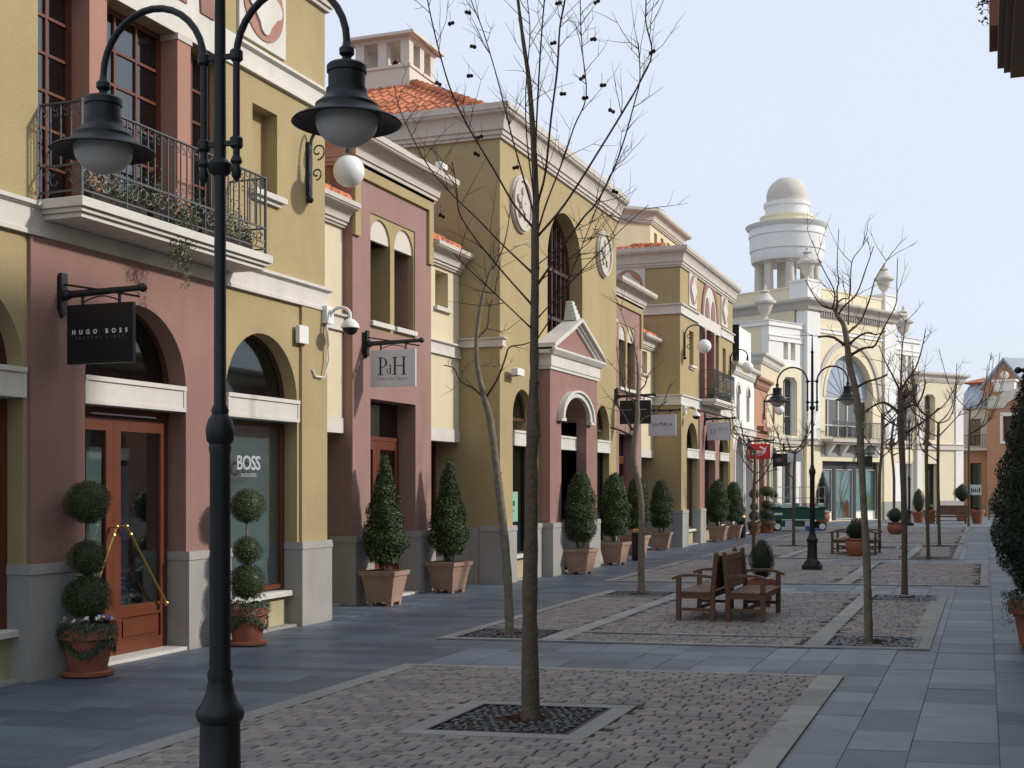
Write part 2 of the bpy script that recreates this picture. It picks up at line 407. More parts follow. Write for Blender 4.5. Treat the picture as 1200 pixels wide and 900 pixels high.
def scroll(mb, c, r, turn, ux, rad=.006, n=9, start=0.):
    pts = [c + ux * (math.cos(start + turn * 1.5 * PI * i / n) * r * (1 - .5 * i / n)) + Vector((0, 0, math.sin(start + turn * 1.5 * PI * i / n) * r * (1 - .5 * i / n))) for i in range(n + 1)]
    mb.tube(pts, rad, 4)
def balcony(par, fr, a0, a1, proj=.52, h0=4.05, h1=4.31, rail=.86):
    pr = [(-.02, h1 - .02), (0, h0), (.0, h0), (proj - .17, h0), (proj - .17, h0 + .05), (proj - .12, h0 + .05), (proj - .10, h0 + .10), (proj - .06, h0 + .11), (proj - .05, h0 + .17), (proj, h0 + .20), (proj, h1), (-.02, h1)]
    w = .01
    pth = [(a0 + proj, 0), (a1 - proj, 0)]
    mb = MB(fr)
    # moulded slab: stacked, stepped courses that wrap three sides
    for (hh0, hh1, e) in ((h1 - .17, h1 - .125, .07), (h1 - .125, h1 - .085, .035), (h1 - .085, h1, .0)):
        mb.bevbox(a0 + e, a1 - e, -.02, proj - e, hh0, hh1 + .0005, .008)
    b = mb.build('balcony', 'white', par)
    rb = MB(fr); o = proj - .06; L0, L1 = a0 + .06, a1 - .06
    segs = [((L0, .0), (L0, o)), ((L0, o), (L1, o)), ((L1, o), (L1, .0))]
    top = h1 + rail
    for (p, q) in segs:
        P0 = fr.w(p[0], p[1], 0); Q0 = fr.w(q[0], q[1], 0); Ln = (Q0 - P0).length; ux = (Q0 - P0).normalized()
        z = Vector((0, 0, 1))
        rb.beam(P0 + z * top, Q0 + z * top, .035, .014)
        rb.beam(P0 + z * (h1 + .07), Q0 + z * (h1 + .07), .016); rb.beam(P0 + z * (h1 + .30), Q0 + z * (h1 + .30), .018)
        n = max(2, int(round(Ln / .105)))
        for i in range(n + 1):
            c_ = P0 + ux * (Ln * i / n)
            rb.beam(c_ + z * (h1 if i % 6 == 0 else h1 + .30), c_ + z * top, .012)
            if i < n:
                for s_ in (-1, 1):
                    scroll(rb, c_ + ux * (Ln / n / 2) + z * (top - .045 - .05 * (s_ < 0)), .030, s_, ux, .0045, 7, PI / 2)
        m_ = max(1, int(round(Ln / .2)))
        for i in range(m_):
            c_ = P0 + ux * (Ln * (i + .5) / m_) + z * (h1 + .185)
            scroll(rb, c_ - ux * .045 + z * .035, .06, 1, ux, .0065, 9, -PI / 2); scroll(rb, c_ + ux * .045 - z * .02, .06, 1, ux, .0065, 9, PI / 2)
    for (a, d) in ((L0, o), (L1, o)): rb.beam(fr.w(a, d, h1), fr.w(a, d, top + .02), .024)
    r_ = rb.build('railing', 'railiron'); r_.parent = b
    return b
def medallion(par, fr, ac, hc, s=.55, d=.0):
    p = MB(fr).poly(rect(ac - s, ac + s, hc - s, hc + s), [], d, d + .035).build('medallion', 'white', par)
    r = s * .86
    q = MB(fr).poly([(ac + r * math.cos(2 * PI * i / 32), hc + r * math.sin(2 * PI * i / 32)) for i in range(32)], [], d + .035, d + .05).build('medallion_disc', 'salmon'); q.parent = p
    # quatrefoil cross
    out = []
    for k in range(4):
        t = k * PI / 2
        for i in range(9):
            u = -PI * .42 + PI * .84 * i / 8; cx, cy = r * .5, 0; x = cx + r * .34 * math.cos(u); y = r * .27 * math.sin(u)
            out.append((ac + x * math.cos(t) - y * math.sin(t), hc + x * math.sin(t) + y * math.cos(t)))
    w_ = MB(fr).poly(out, [], d + .05, d + .075).build('quatrefoil', 'white'); w_.parent = p
    return p
def oval_disc(par, fr, ac, hc, r=.52, d=0.):
    mb = MB(fr); n = 32
    mb.poly([(ac + r * math.cos(2 * PI * i / n), hc + r * math.sin(2 * PI * i / n)) for i in range(n)], [], d, d + .06)
    mb.ring(ac, hc, r * .80, r * .94, d + .06, d + .10, 0, 2 * PI, 32)
    mb.ring(ac, hc, r * .05, r * .34, d + .06, d + .12, 0, 2 * PI, 16)
    for k in range(5): t = 2 * PI * k / 5 + .3; mb.ring(ac + r * .45 * math.cos(t), hc + r * .45 * math.sin(t), .01, r * .15, d + .06, d + .10, 0, 2 * PI, 10)
    return mb.build('relief_disc', 'mould', par)
def tile_roof(par, fr, a0, a1, d0, d1, h0, rise, inset, name='roof'):
    """hip roof: eave rectangle (a0..a1, d0..d1), rises to a rectangle inset by 'inset'; barrel tiles are real"""
    mb = MB(fr); pitch = .19
    A = [(a0, d1), (a1, d1), (a1, d0), (a0, d0)]; ca, cd = (a0 + a1) / 2, (d0 + d1) / 2
    for k in range(4):
        p, q = A[k], A[(k + 1) % 4]; L_ = math.hypot(q[0] - p[0], q[1] - p[1]); u = ((q[0] - p[0]) / L_, (q[1] - p[1]) / L_); v = (-u[1], u[0])
        if (ca - p[0]) * v[0] + (cd - p[1]) * v[1] < 0: v = (-v[0], -v[1])
        n = int(L_ / pitch)
        for i in range(n):
            t = (i + .5) * L_ / n; run = min(inset, t, L_ - t); m = max(1, int(run / .32 + .5)); w = L_ / n
            for j in range(m):
                s0 = run * j / m - .01; s1 = run * (j + 1) / m + .03
                pts = []
                for s_, lift, ww in ((s0, .055, 1.), (s1, .02, .8)):
                    z = h0 + rise * s_ / inset + lift
                    for c_, zz in ((-.5, -.03), (-.34, .03), (0, .06), (.34, .03), (.5, -.03)):
                        tt = t + c_ * w * ww; pts.append(mb.P(p[0] + u[0] * tt + v[0] * s_, p[1] + u[1] * tt + v[1] * s_, z + zz))
                mb.add(pts, [(x, x + 1, x + 6, x + 5) for x in range(4)] + [(0, 1, 2, 3, 4)])
    r_ = mb.build(name, 'tile', par)
    # under-deck so nothing shows through
    ub = MB(fr); i_ = inset
    ub.hexa([ub.P(a0, d0, h0 - .02), ub.P(a1, d0, h0 - .02), ub.P(a1, d1, h0 - .02), ub.P(a0, d1, h0 - .02),
             ub.P(a0 + i_, d0 + i_, h0 + rise), ub.P(a1 - i_, d0 + i_, h0 + rise), ub.P(a1 - i_, d1 - i_, h0 + rise), ub.P(a0 + i_, d1 - i_, h0 + rise)])
    u_ = ub.build('roof_deck', 'tile'); u_.parent = r_
    # hip ridge tiles
    for (sa, sd) in ((0, 0), (1, 0), (1, 1), (0, 1)):
        hb = MB(fr)
        pa, pd = (a0, a1)[sa], (d0, d1)[sd]; qa, qd = pa + (1, -1)[sa] * i_, pd + (1, -1)[sd] * i_
        n = int(i_ * 1.5 / .35) + 1
        for j in range(n):
            f0, f1 = j / n, (j + 1.12) / n
            hb.tube([hb.P(pa + (qa - pa) * f0, pd + (qd - pd) * f0, h0 + rise * f0 + .07), hb.P(pa + (qa - pa) * f1, pd + (qd - pd) * f1, h0 + rise * f1 + .05)], [.10, .075], 8)
        h_ = hb.build('hip_tiles', 'tile'); h_.parent = r_
    return r_

XW = -7.97                       # main facade line of the left-hand row

# ------------------------------------------------------------------ the balcony buildings
def balcony_building(Y0, label, first):
    W = 7.66; fr = Frame(XW, Y0); root = thing('shop_building', label, 'building', fr.w(0, 0, 0))
    ops = [(.72, 2.30), (3.06, 4.64), (5.42, 6.97)]; D0 = -.25; SP = 2.76
    top = 7.9
    MB(fr).poly(rect(.0, 2.35, -.05, 4.02), [arch(*ops[0], .02, SP)], D0, 0).build('lower_wall', 'yellow', root)
    MB(fr).poly(rect(5.25, W, -.05, 4.02), [arch(*ops[2], .02, SP)], D0, 0).build('lower_wall', 'yellow', root)
    MB(fr).poly(rect(2.352, 5.248, -.05, 4.02), [arch(*ops[1], .02, SP)], D0, .035).build('pink_wall', 'pink', root)
    for a0, a1 in ((0, .66), (7.03, W)): MB(fr).box(a0, a1, .001, .035, .9, 4.0).build('corner_pilaster', 'yellow', root)
    # upper wall with windows, niches
    FW = [(2.48, 3.13), (3.38, 4.50), (4.73, 5.38)]
    holes = [rect(FW[0][0], FW[-1][1], 4.32, 6.50), rect(1.15, 1.69, 5.2, 6.2), rect(5.97, 6.51, 5.2, 6.2)]
    MB(fr).poly(rect(0, W, 4.022, top), holes, D0, 0).build('upper_wall', 'yellow', root)
    for a0 in (1.1, 5.92): MB(fr).box(a0, a0 + .65, D0 - .05, D0 + .06, 5.1, 6.3).build('blind_niche', 'yellow', root)
    for a0 in (1.07, 5.89): MB(fr).bevbox(a0, a0 + .70, -.15, .10, 5.13, 5.20, .01).box(a0 + .05, a0 + .65, -.1, .05, 5.08, 5.13).build('niche_sill', 'white', root)
    for a0, a1 in ((3.13, 3.38), (4.50, 4.73)):
        MB(fr).box(a0, a1, -.30, .03, 4.31, 6.44).build('pink_pier', 'salmon', root)
        MB(fr).box(a0 - .012, a1 + .012, -.25, .045, 6.44, 6.51).build('pier_capital', 'mould', root)
    for (a0, a1), c_ in zip(FW, (2, 3, 2)):
        window(root, fr, a0 + .003, a1 - .003, 4.315, 6.5, -.24, c_, 6, 'wood', 'glassdark', .05, .028)
    MB(fr).box(2.2, 5.6, -.2, .025, 6.502, 6.86).build('entablature', 'white', root)
    ar = MB(fr).ring(3.93, 6.86, .98, 1.22, .001, .045, n=28); ar.build('lunette_ring', 'pink', root)
    MB(fr).poly([(3.93 + .975 * math.cos(PI * i / 24), 6.862 + .975 * math.sin(PI * i / 24)) for i in range(25)], [], .001, .02).build('lunette_panel', 'white', root)
    for c_ in (3.5, 4.36): MB(fr).poly([(c_ + .30 * math.cos(PI * i / 16), 6.865 + .6 * math.sin(PI * i / 16)) for i in range(17)], [], .022, .04).build('lunette_tracery', 'pink', root)
    # sides and roof
    sb = MB(fr)
    sb.box(-.0, .25, -7.4, D0 - .001, -.05, top); sb.box(W - .25, W, -7.4, D0 - .001, -.05, top); sb.box(.25, W - .25, -7.4, -7.15, -.05, top)
    sb.build('side_wall', 'yellow', root)
    MB(fr).box(.26, W - .26, -7.1, -1.1, 0, 7.8).build('interior', 'dark', root)
    if first: MB(fr).box(5.35, 7.05, -.70, -.66, 2.55, 3.75).build('fanlight_screen', 'greenglow', root)
    MB(fr).box(.25, W - .25, -1.1, -.26, 3.9, 4.02).build('upper_floor', 'dark', root)
    back = -7.4; path = [(0, back), (0, 0), (W, 0), (W, back)]
    MB(fr).sweep(cornice(7.85, 8.40, .26), path).build('cornice', 'mould', root)
    for pth in ([(0, back), (0, 0), (2.6, 0)], [(5.45, 0), (W, 0), (W, back)]): MB(fr).sweep(band(3.98, 4.28, .055), pth).build('stone_band', 'white', root)
    MB(fr).box(2.602, 5.448, .0, .04, 3.985, 4.135).build('balcony_corbel', 'white', root)
    for pth in ([(0, back), (0, 0), (2.2, 0)], [(5.6, 0), (W, 0), (W, back)]): MB(fr).sweep(band(6.53, 6.82, .055), pth).build('stone_band', 'white', root)
    medallion(root, fr, 1.51, 7.40, .50); medallion(root, fr, 6.15, 7.40, .50)
    side = Frame(*(fr.w(0, -7.4, 0)[:2]), 1, 0)       # face that looks towards the camera
    medallion(root, side, 7.4 - 1.5, 7.40, .50)
    # plinths
    for a0, a1 in ((-.04, .72), (2.30, 3.06), (4.64, 5.42), (6.97, W + .04)): plinth(root, fr, a0, a1)
    sp = MB(fr).box(-.05, .0, -7.4, -.24, -.05, 1.0); sp.build('plinth', 'plinth', root)
    # openings
    for i, (a0, a1) in enumerate(ops):
        lintel(root, fr, a0, a1); lunette(root, fr, a0, a1, SP + .03, -.24, cols=1, fm='wooddark')
    roofm = tile_roof(root, fr, -.12, W - .3, back, -.45, 8.37, .75 if not first else 1.5, 3.3)
    if first:
        # closed left bay, door bay, display window bay
        window(root, fr, *ops[0], .45, 2.50, -.24, 1, 1, 'wood', 'glassdark', .09); sill_wall(root, fr, *ops[0])
        a0, a1 = ops[1]; c_ = a0 + .69
        for (q0, q1) in ((a0 + .02, c_), (c_ + .003, a1 - .02)):
            mb = MB(fr); s_ = .11
            mb.box(q0, q0 + s_, -.25, -.19, .03, 2.42).box(q1 - s_, q1, -.25, -.19, .03, 2.42).box(q0 + s_, q1 - s_, -.25, -.19, 2.29, 2.42).box(q0 + s_, q1 - s_, -.25, -.19, .03, .16).box(q0 + s_, q1 - s_, -.25, -.19, .40, .52)
            mb.box(q0 + s_, q1 - s_, -.24, -.215, .16, .40).box(q0 + s_ + .05, q1 - s_ - .05, -.215, -.20, .20, .36)
            dr = mb.build('door', 'wood', root)
            p = MB(fr).box(q0 + s_, q1 - s_, -.225, -.217, .52, 2.29).build('pane', 'glass'); p.parent = dr
            hb = MB(fr); left = q0 < c_ - .1
            t0, t1 = (q1 - .05, q0 + .18) if left else (q0 + .10, q1 - .12)
            A_, B_ = fr.w(t0, -.11, 1.33), fr.w(t1, -.11, .50)
            hb.tube([A_, B_], .014, 8); hb.sphere(A_, .026, 10); hb.sphere(B_, .03, 10); hb.sphere(A_.lerp(B_, .1), .022, 8)
            for X in (A_, B_): hb.tube([X, X - fr.o * .085], .009, 6)
            h_ = hb.build('handle', 'brass', None, True); h_.parent = dr
        MB(fr).box(a0 + .002, a1 - .002, -.26, -.18, 2.425, 2.518).build('door_head', 'wood', root)
        MB(fr).box(a0 + .3, a1 - .3, -.16, -.12, 2.44, 2.455).build('draught_strip', 'signwhite', root)
        MB(fr).box(a0, a1, -.24, .06, -.02, .035).build('threshold', 'white', root)
        # what shows through the door glass
        MB(fr).box(a0 + .74, a0 + 1.18, -.60, -.57, .1, 2.4).build('mirror_panel', 'curtain', root)
        MB(fr).box(a0 + 1.2, a1 - .02, -.62, -.52, .55, 1.95).build('clothes_rail', 'violet', root)
        MB(fr).box(a0 + 1.2, a1 - .12, -.7, -.6, .10, .50).build('display_plinth', 'display', root)
        a0, a1 = ops[2]
        w = window(root, fr, a0, a1, .47, 2.50, -.24, 1, 1, 'wood', 'glass', .055, name='display_window'); sill_wall(root, fr, a0, a1, h=.38)
        MB(fr).box(a0 - .02, a1 + .02, -.36, -.33, .1, 2.55).build('blind', 'curtain', root)
        tb = MB(fr)
        uy = Vector((0, 0, 1))
        c_ = fr.w(a0 + .77, -.195, 1.93)
        text_mb(tb, 'BOSS', c_, fr.a, uy, .235, .004, space=.92)
        for q in range(4):   # serifs give the letters their bookish look
            pass
        text_mb(tb, 'HUGO BOSS', c_ - uy * .085, fr.a, uy, .06, 0)
        l_ = tb.build('window_lettering', 'lettergrey'); l_.parent = w
    else:
        for (a0, a1) in ops:
            window(root, fr, a0, a1, .47, 2.50, -.24, 1, 1, 'wood', 'glass', .055, name='display_window'); sill_wall(root, fr, a0, a1, h=.38)
            MB(fr).box(a0, a1 - .02, -.34, -.31, .5, 2.5).build('blind', 'blueblind', root)
    balcony(root, fr, 2.45, 5.58)
    return root, fr

# ------------------------------------------------------------------ narrow pink houses
def pink_house(Y0, label, door=True):
    W = 2.73; fr = Frame(-8.60, Y0); root = thing('narrow_house', label, 'building', fr.w(0, 0, 0)); D0 = -.37
    op = (.56, 2.13)
    n0, n1 = .56, 2.11
    MB(fr).poly(rect(0, W, -.05, 6.6), [rect(op[0], op[1], .02, 3.04), rect(n0, n1, 4.09, 5.83)], D0, 0).build('pink_wall', 'pinkpale', root)
    # cream niche with two arched recesses
    c1, c2 = (n0 + .02, n0 + .70), (n0 + .84, n1 - .02)
    MB(fr).poly(rect(n0 + .002, n1 - .002, 4.092, 5.828), [arch(c1[0], c1[1], 4.22, 5.44, 14), arch(c2[0], c2[1], 4.22, 5.44, 14)], -.12, -.02).build('niche_surround', 'yellow', root)
    for i, (a0, a1) in enumerate((c1, c2)):
        MB(fr).poly([((a0 + a1) / 2 + (a1 - a0) / 2 * math.cos(PI * k / 14), 5.44 + (a1 - a0) / 2 * math.sin(PI * k / 14)) for k in range(15)], [], -.11, -.05).build('niche_lunette', 'pale', root)
        MB(fr).bevbox(a0 - .02, a1 + .02, -.10, .05, 4.14, 4.215, .01).build('niche_sill', 'white', root)
        MB(fr).box(a0, a1, -.85, -.80, 4.1, 5.45).build('niche_back', ('yellow', 'pinkpale')[i], root)
        MB(fr).box(a1, a1 + .05, -.85, -.121, 4.1, 5.43).build('niche_cheek', ('yellow', 'pinkpale')[i], root)
    # yellow picture-frame at the top with ears
    f = .17
    MB(fr).poly([(0, 5.39), (f, 5.39), (f, 6.27), (W - f, 6.27), (W - f, 5.39), (W, 5.39), (W, 6.6), (0, 6.6)], [], .001, .05).build('yellow_frieze', 'yellow', root)
    sb = MB(fr).box(0, .2, -5, D0 - .001, -.05, 6.6).box(W - .2, W, -5, D0 - .001, -.05, 6.6).box(.2, W - .2, -5, -4.8, -.05, 6.6)
    sb.build('side_wall', 'yellow', root)
    for a0 in (-.005, W): MB(fr).box(a0, a0 + .005, -4.9, -.01, -.02, 5.39).build('pink_return', 'pinkpale', root)
    MB(fr).box(.2, W - .2, -4.8, -1.3, 0, 6.5).build('interior', 'dark', root)
    MB(fr).sweep(cornice(6.42, 6.85, .36), [(0, -5), (0, 0), (W, 0), (W, -5)]).build('cornice', 'mould', root)
    MB(fr).box(.05, W - .05, -4.9, -.05, 6.6, 6.8).build('flat_roof', 'roofmetal', root)
    for a0, a1 in ((-.03, op[0]), (op[1], W + .03)): plinth(root, fr, a0, a1, .07, -.36, 1.0)
    # shop door
    a0, a1 = op; q = a0 + .78
    MB(fr).box(a0, a1, -.36, -.29, 2.44, 2.50).build('transom', 'wood', root)
    MB(fr).box(a0, a1, -.335, -.327, 2.50, 3.03).build('fanlight', 'glassdark', root)
    for (q0, q1) in ((a0, q), (q + .003, a1)):
        mb = MB(fr).box(q0, q0 + .12, -.36, -.30, .03, 2.44).box(q1 - .12, q1, -.36, -.30, .03, 2.44).box(q0 + .12, q1 - .12, -.36, -.30, 2.3, 2.44).box(q0 + .12, q1 - .12, -.36, -.30, .03, .45)
        dr = mb.build('door', 'wood', root); p = MB(fr).box(q0 + .12, q1 - .12, -.335, -.327, .45, 2.3).build('pane', 'glassdark'); p.parent = dr
        hb = MB(fr).tube([fr.w(q - .06 if q0 < q - .1 else q + .06, -.27, 1.0), fr.w(q - .06 if q0 < q - .1 else q + .06, -.27, 1.35)], .012, 6).build('handle', 'brass'); hb.parent = dr
    MB(fr).box(a0, a1, -.35, .05, -.02, .035).build('threshold', 'white', root)
    return root

def cream_link(Y0, Y1, label, tiles=True):
    W = Y1 - Y0; fr = Frame(-8.75, Y0); root = thing('cream_link_building', label, 'building', fr.w(0, 0, 0)); w = .002
    n0 = W / 2 - .27; n1 = n0 + .54
    MB(fr).poly(rect(w, W - w, 2.72, 5.6), [rect(n0, n1, 4.80, 5.42)], -.25, 0).build('front_wall', 'cream', root)
    MB(fr).box(n0 - .1, n1 + .1, -.3, -.251, 4.7, 5.5).build('blind_niche', 'yellow', root)
    MB(fr).bevbox(n0 - .06, n1 + .06, -.1, .07, 4.73, 4.80, .01).build('niche_sill', 'white', root)
    MB(fr).box(w, W - w, -.25, .02, 2.50, 2.716).build('lintel', 'white', root)
    MB(fr).sweep(band(3.98, 4.22, .05), [(w, 0), (W - w, 0)]).build('stone_band', 'white', root)
    MB(fr).sweep(cornice(5.48, 5.82, .30), [(w, 0), (W - w, 0)]).build('cornice', 'mould', root)
    MB(fr).box(w, W - w, -4.5, -1.2, 0, 5.5).build('interior', 'dark', root)
    window(root, fr, w, W - w, .45, 2.5, -.5, 2, 1, 'wood', 'glassdark', .07); sill_wall(root, fr, w, W - w, -.46, .40)
    if tiles:
        mb = MB(fr); n = int(W / .19)
        for i in range(n):
            t = (i + .5) * W / n
            for j in range(5):
                pts = []
                for s_, lift, ww in ((j * .3, .05, 1.), (j * .3 + .34, .02, .8)):
                    for c_, zz in ((-.5, -.03), (-.34, .03), (0, .06), (.34, .03), (.5, -.03)):
                        pts.append(mb.P(t + c_ * W / n * ww, .16 - s_, 5.84 + s_ * .55 + lift + zz))
                mb.add(pts, [(x, x + 1, x + 6, x + 5) for x in range(4)] + [(0, 1, 2, 3, 4)])
        mb.build('tiled_roof', 'tile', root)
        MB(fr).hexa([fr.w(*p) for p in ((w, .17, 5.80), (W - w, .17, 5.80), (W - w, -4.4, 5.80), (w, -4.4, 5.80), (w, -.05, 5.83), (W - w, -.05, 5.83), (W - w, -1.6, 6.52), (w, -1.6, 6.52))]).build('roof_deck', 'tile', root)
    return root

# ------------------------------------------------------------------ the pedimented tower with the big arched window
def arch_tower(Y0, label):
    W = 7.32; fr = Frame(XW, Y0); root = thing('pedimented_building', label, 'building', fr.w(0, 0, 0)); D0 = -.40; top = 7.9
    l0, l1, r0, r1 = .63, 1.66, 5.72, 6.76; SP = 2.99
    pc = 3.58
    bw0, bw1 = 2.52, 4.76; bsp = 6.13
    MB(fr).poly(rect(0, W, -.05, top), [arch(l0, l1, .02, SP), arch(r0, r1, .02, SP), arch(bw0, bw1, 4.6, bsp, 28), rect(2.75, 4.35, .02, 3.5)], D0, 0).build('front_wall', 'yellow', root)
    sb = MB(fr).box(0, .25, -7.7, D0 - .001, -.05, top).box(W - .25, W, -7.7, D0 - .001, -.05, top).box(.25, W - .25, -7.7, -7.45, -.05, top)
    sb.build('side_wall', 'yellow', root)
    MB(fr).box(-.012, .0, -1.24, -1.22, 1.0, 7.8).build('downpipe_joint', 'plinth', root)
    MB(fr).box(.26, W - .26, -7.4, -1.4, 0, 7.8).build('interior', 'dark', root)
    MB(fr).box(.25, W - .25, -1.4, -.41, 3.9, 4.05).build('upper_floor', 'dark', root)
    path = [(0, -7.7), (0, 0), (W, 0), (W, -7.7)]
    MB(fr).sweep(cornice(7.84, 8.40, .26), path).build('cornice', 'mould', root)
    MB(fr).sweep(band(4.18, 4.34, .05), [(0, -7.7), (0, .03), (.12, .03)]).build('stone_band', 'white', root)
    tile_roof(root, fr, .1, W - .1, -7.6, -.15, 8.30, 1.80, 3.1)
    # big arched window
    wb = MB(fr); c_ = (bw0 + bw1) / 2; r = (bw1 - bw0) / 2; d = -.38
    wb.ring(c_, bsp, r - .08, r, d, d + .1, n=28).box(bw0, bw0 + .08, d, d + .1, 4.62, bsp).box(bw1 - .08, bw1, d, d + .1, 4.62, bsp)
    for i in range(1, 8):
        a = bw0 + (bw1 - bw0) * i / 8; hh = bsp + math.sqrt(max(.01, r * r - (a - c_) ** 2)) - .06; w = .055 if i in (2, 6, 4) else .03
        wb.box(a - w / 2, a + w / 2, d + .02, d + .09, 4.62, hh)
    for h in (5.15, 6.13): wb.box(bw0 + .05, bw1 - .05, d + .015, d + .10, h - .035, h + .035)
    w_ = wb.build('arched_window', 'wooddark', root)
    p = MB(fr).poly(arch(bw0 + .02, bw1 - .02, 4.62, bsp, 24), [], d + .03, d + .04).build('pane', 'glassdark'); p.parent = w_
    # relief discs
    oval_disc(root, fr, .98, 6.88); oval_disc(root, fr, 6.22, 6.88)
    # portico
    p0, p1, pd = 2.05, 5.10, .22
    seg = [(2.71 + .0, .02), (4.35, .02), (4.35, 3.05)] + [(3.53 + .82 * math.cos(PI * i / 16), 3.05 + .42 * math.sin(PI * i / 16)) for i in range(1, 16)] + [(2.71, 3.05)]
    MB(fr).poly(rect(p0, p1, -.05, 3.96), [seg], -.39, pd).build('pink_portico', 'pink', root)
    MB(fr).ring(3.53, 3.05, .83, 1.06, pd + .001, pd + .09, n=20, sy=.55).ring(3.53, 3.05, .98, 1.06, pd + .09, pd + .13, n=20, sy=.56).box(2.44, 2.72, pd + .001, pd + .11, 2.99, 3.05).box(4.34, 4.62, pd + .001, pd + .11, 2.99, 3.05).build('archivolt', 'white', root)
    ent = MB(fr).sweep([(0, 3.96), (.03, 3.96), (.03, 4.02), (.05, 4.02), (.05, 4.22), (.09, 4.24), (.16, 4.32), (.16, 4.36), (0, 4.36)], [(p0 - .02, 0), (p0 - .02, pd), (p1 + .02, pd), (p1 + .02, 0)])
    ent.build('entablature', 'white', root)
    MB(fr).poly([(p0 + .1, 4.362), (p1 - .1, 4.362), (pc, 4.98)], [], .001, pd).build('pediment_field', 'pink', root)
    rk = MB(fr); ap = 5.10
    for s_ in (0, 1):
        ea, eb = (p0 - .18, p1 + .18)[s_], pc
        for (o0, o1, dd) in ((0., .07, pd + .17), (.07, .13, pd + .10), (.13, .19, pd + .05)):
            rk.hexa([fr.w(*q) for q in ((ea, .001, 4.44 - o1), (eb, .001, ap - o1), (eb, dd, ap - o1), (ea, dd, 4.44 - o1), (ea, .001, 4.44 - o0), (eb, .001, ap - o0), (eb, dd, ap - o0), (ea, dd, 4.44 - o0))])
    rk.build('raking_cornice', 'white', root)
    ac = MB(fr)
    for i in range(5): ac.bevbox(pc - .16 + .028 * i, pc + .16 - .012 * i, .04, .30 - .03 * i, 5.06 + .08 * i, 5.145 + .08 * i, .02)
    ac.build('acroterion', 'white', root)
    for a0, a1, df in ((-.04, l0, .08), (l1, p0, .08), (p1, r0, .08), (r1, W + .04, .08)): plinth(root, fr, a0, a1, df, -.38, 1.02)
    for a0, a1 in ((p0 - .02, 2.71), (4.35, p1 + .02)): plinth(root, fr, a0, a1, pd + .07, -.38, 1.02)
    MB(fr).box(-.05, 0, -7.7, -.39, -.05, 1.0).build('plinth', 'plinth', root)
    for a0, a1 in ((l0, l1), (r0, r1)):
        lintel(root, fr, a0, a1, 2.46, 2.74); lunette(root, fr, a0, a1, SP, -.21, cols=1, fm='wooddark')
        window(root, fr, a0, a1, .45, 2.46, -.21, 1, 1, 'iron', 'glassdark', .05, name='display_window'); sill_wall(root, fr, a0, a1, -.17, .40); MB(fr).box(a0 - .05, a1 + .05, -.47, -.42, .3, 3.6).build('shop_back', 'greenglow', root)
    lintel(root, fr, 2.71, 4.35, 2.46, 2.74, -.36, .0)
    MB(fr).box(2.76, 4.34, -.385, -.375, 2.75, 3.48).build('fanlight', 'glassdim', root); MB(fr).box(2.6, 4.5, -.60, -.55, .05, 3.6).build('shop_back', 'greenglow', root)
    MB(fr).box(2.72, 4.34, -.37, -.30, .02, .12).build('door_sill', 'iron', root)
    for q0, q1 in ((2.72, 3.52), (3.53, 4.34)): window(root, fr, q0, q1, .03, 2.45, -.37, 1, 1, 'iron', 'glass', .06, name='door')
    MB(fr).box(l0 + .03, l0 + .62, -.142, -.137, 1.07, 1.62).build('poster', 'poster', root)
    pb = MB(fr); q = l0 + .20
    for w_i, h_i in ((.03, .12), (.05, .09), (.02, .13), (.045, .09), (.03, .09)): pb.box(q, q + w_i, -.1368, -.134, 1.36, 1.36 + h_i); q += w_i + .02
    pb.box(l0 + .25, l0 + .42, -.1368, -.134, 1.26, 1.28); pb.build('poster_print', 'ink', root)
    # cupola with bell openings
    cx, cd = W / 2, -3.85; hb = 9.95; s_ = .64
    cu = MB(fr).box(cx - s_, cx + s_, cd - s_, cd + s_, hb - .3, hb + .55); cu.box(cx - s_ - .03, cx + s_ + .03, cd - s_ - .03, cd + s_ + .03, hb + .5, hb + .56)
    for i in (-1, 0, 1):
        for j in (-1, 0, 1):
            if i or j: cu.box(cx + i * .53 - .10, cx + i * .53 + .10, cd + j * .53 - .10, cd + j * .53 + .10, hb + .56, hb + 1.07)
    cu.box(cx - s_, cx + s_, cd - s_, cd + s_, hb + 1.07, hb + 1.14)
    e = .80
    q = cu.build('cupola', 'pale', root)
    cr = MB(fr).box(cx - e, cx + e, cd - e, cd + e, hb + 1.14, hb + 1.20)
    cr.hexa([fr.w(a, d_, h) for h, k in ((hb + 1.20, e), (hb + 1.38, .16)) for a, d_ in ((cx - k, cd - k), (cx + k, cd - k), (cx + k, cd + k), (cx - k, cd + k))])
    cq = cr.build('cupola_roof', 'pale'); cq.parent = q
    bl = MB().lathe([(.11, 0), (.09, .05), (.05, .14), (.02, .18)], fr.w(cx, cd, hb + .72), 12).build('bell', 'iron'); bl.parent = q
    return root

B1, frB1 = balcony_building(6.40, 'yellow and pink shop building with iron balcony and black hanging sign, nearest on the left', True)
pink_house(15.98, 'narrow pink house with twin arched niches, behind the two nearest laurel cones')
cream_link(14.08, 15.97, 'low cream strip of building between the nearest yellow shop and the narrow pink house')
cream_link(18.72, 20.22, 'low cream strip of building with small niche, between near pink house and the pedimented building')
arch_tower(20.23, 'tall yellow building with pink pedimented portico, big arched window and bell cupola')
cream_link(27.56, 29.41, 'low cream strip of building hidden just past the pedimented building', False)
pink_house(29.42, 'second narrow pink house, behind the knobbly tree and the unlit black square sign')
cream_link(32.16, 33.95, 'low cream strip of building beside the pale sign reading LA PERLA', True)
B2, frB2 = balcony_building(33.96, 'distant yellow and pink building with iron balcony, beneath the cream clerestory', False)

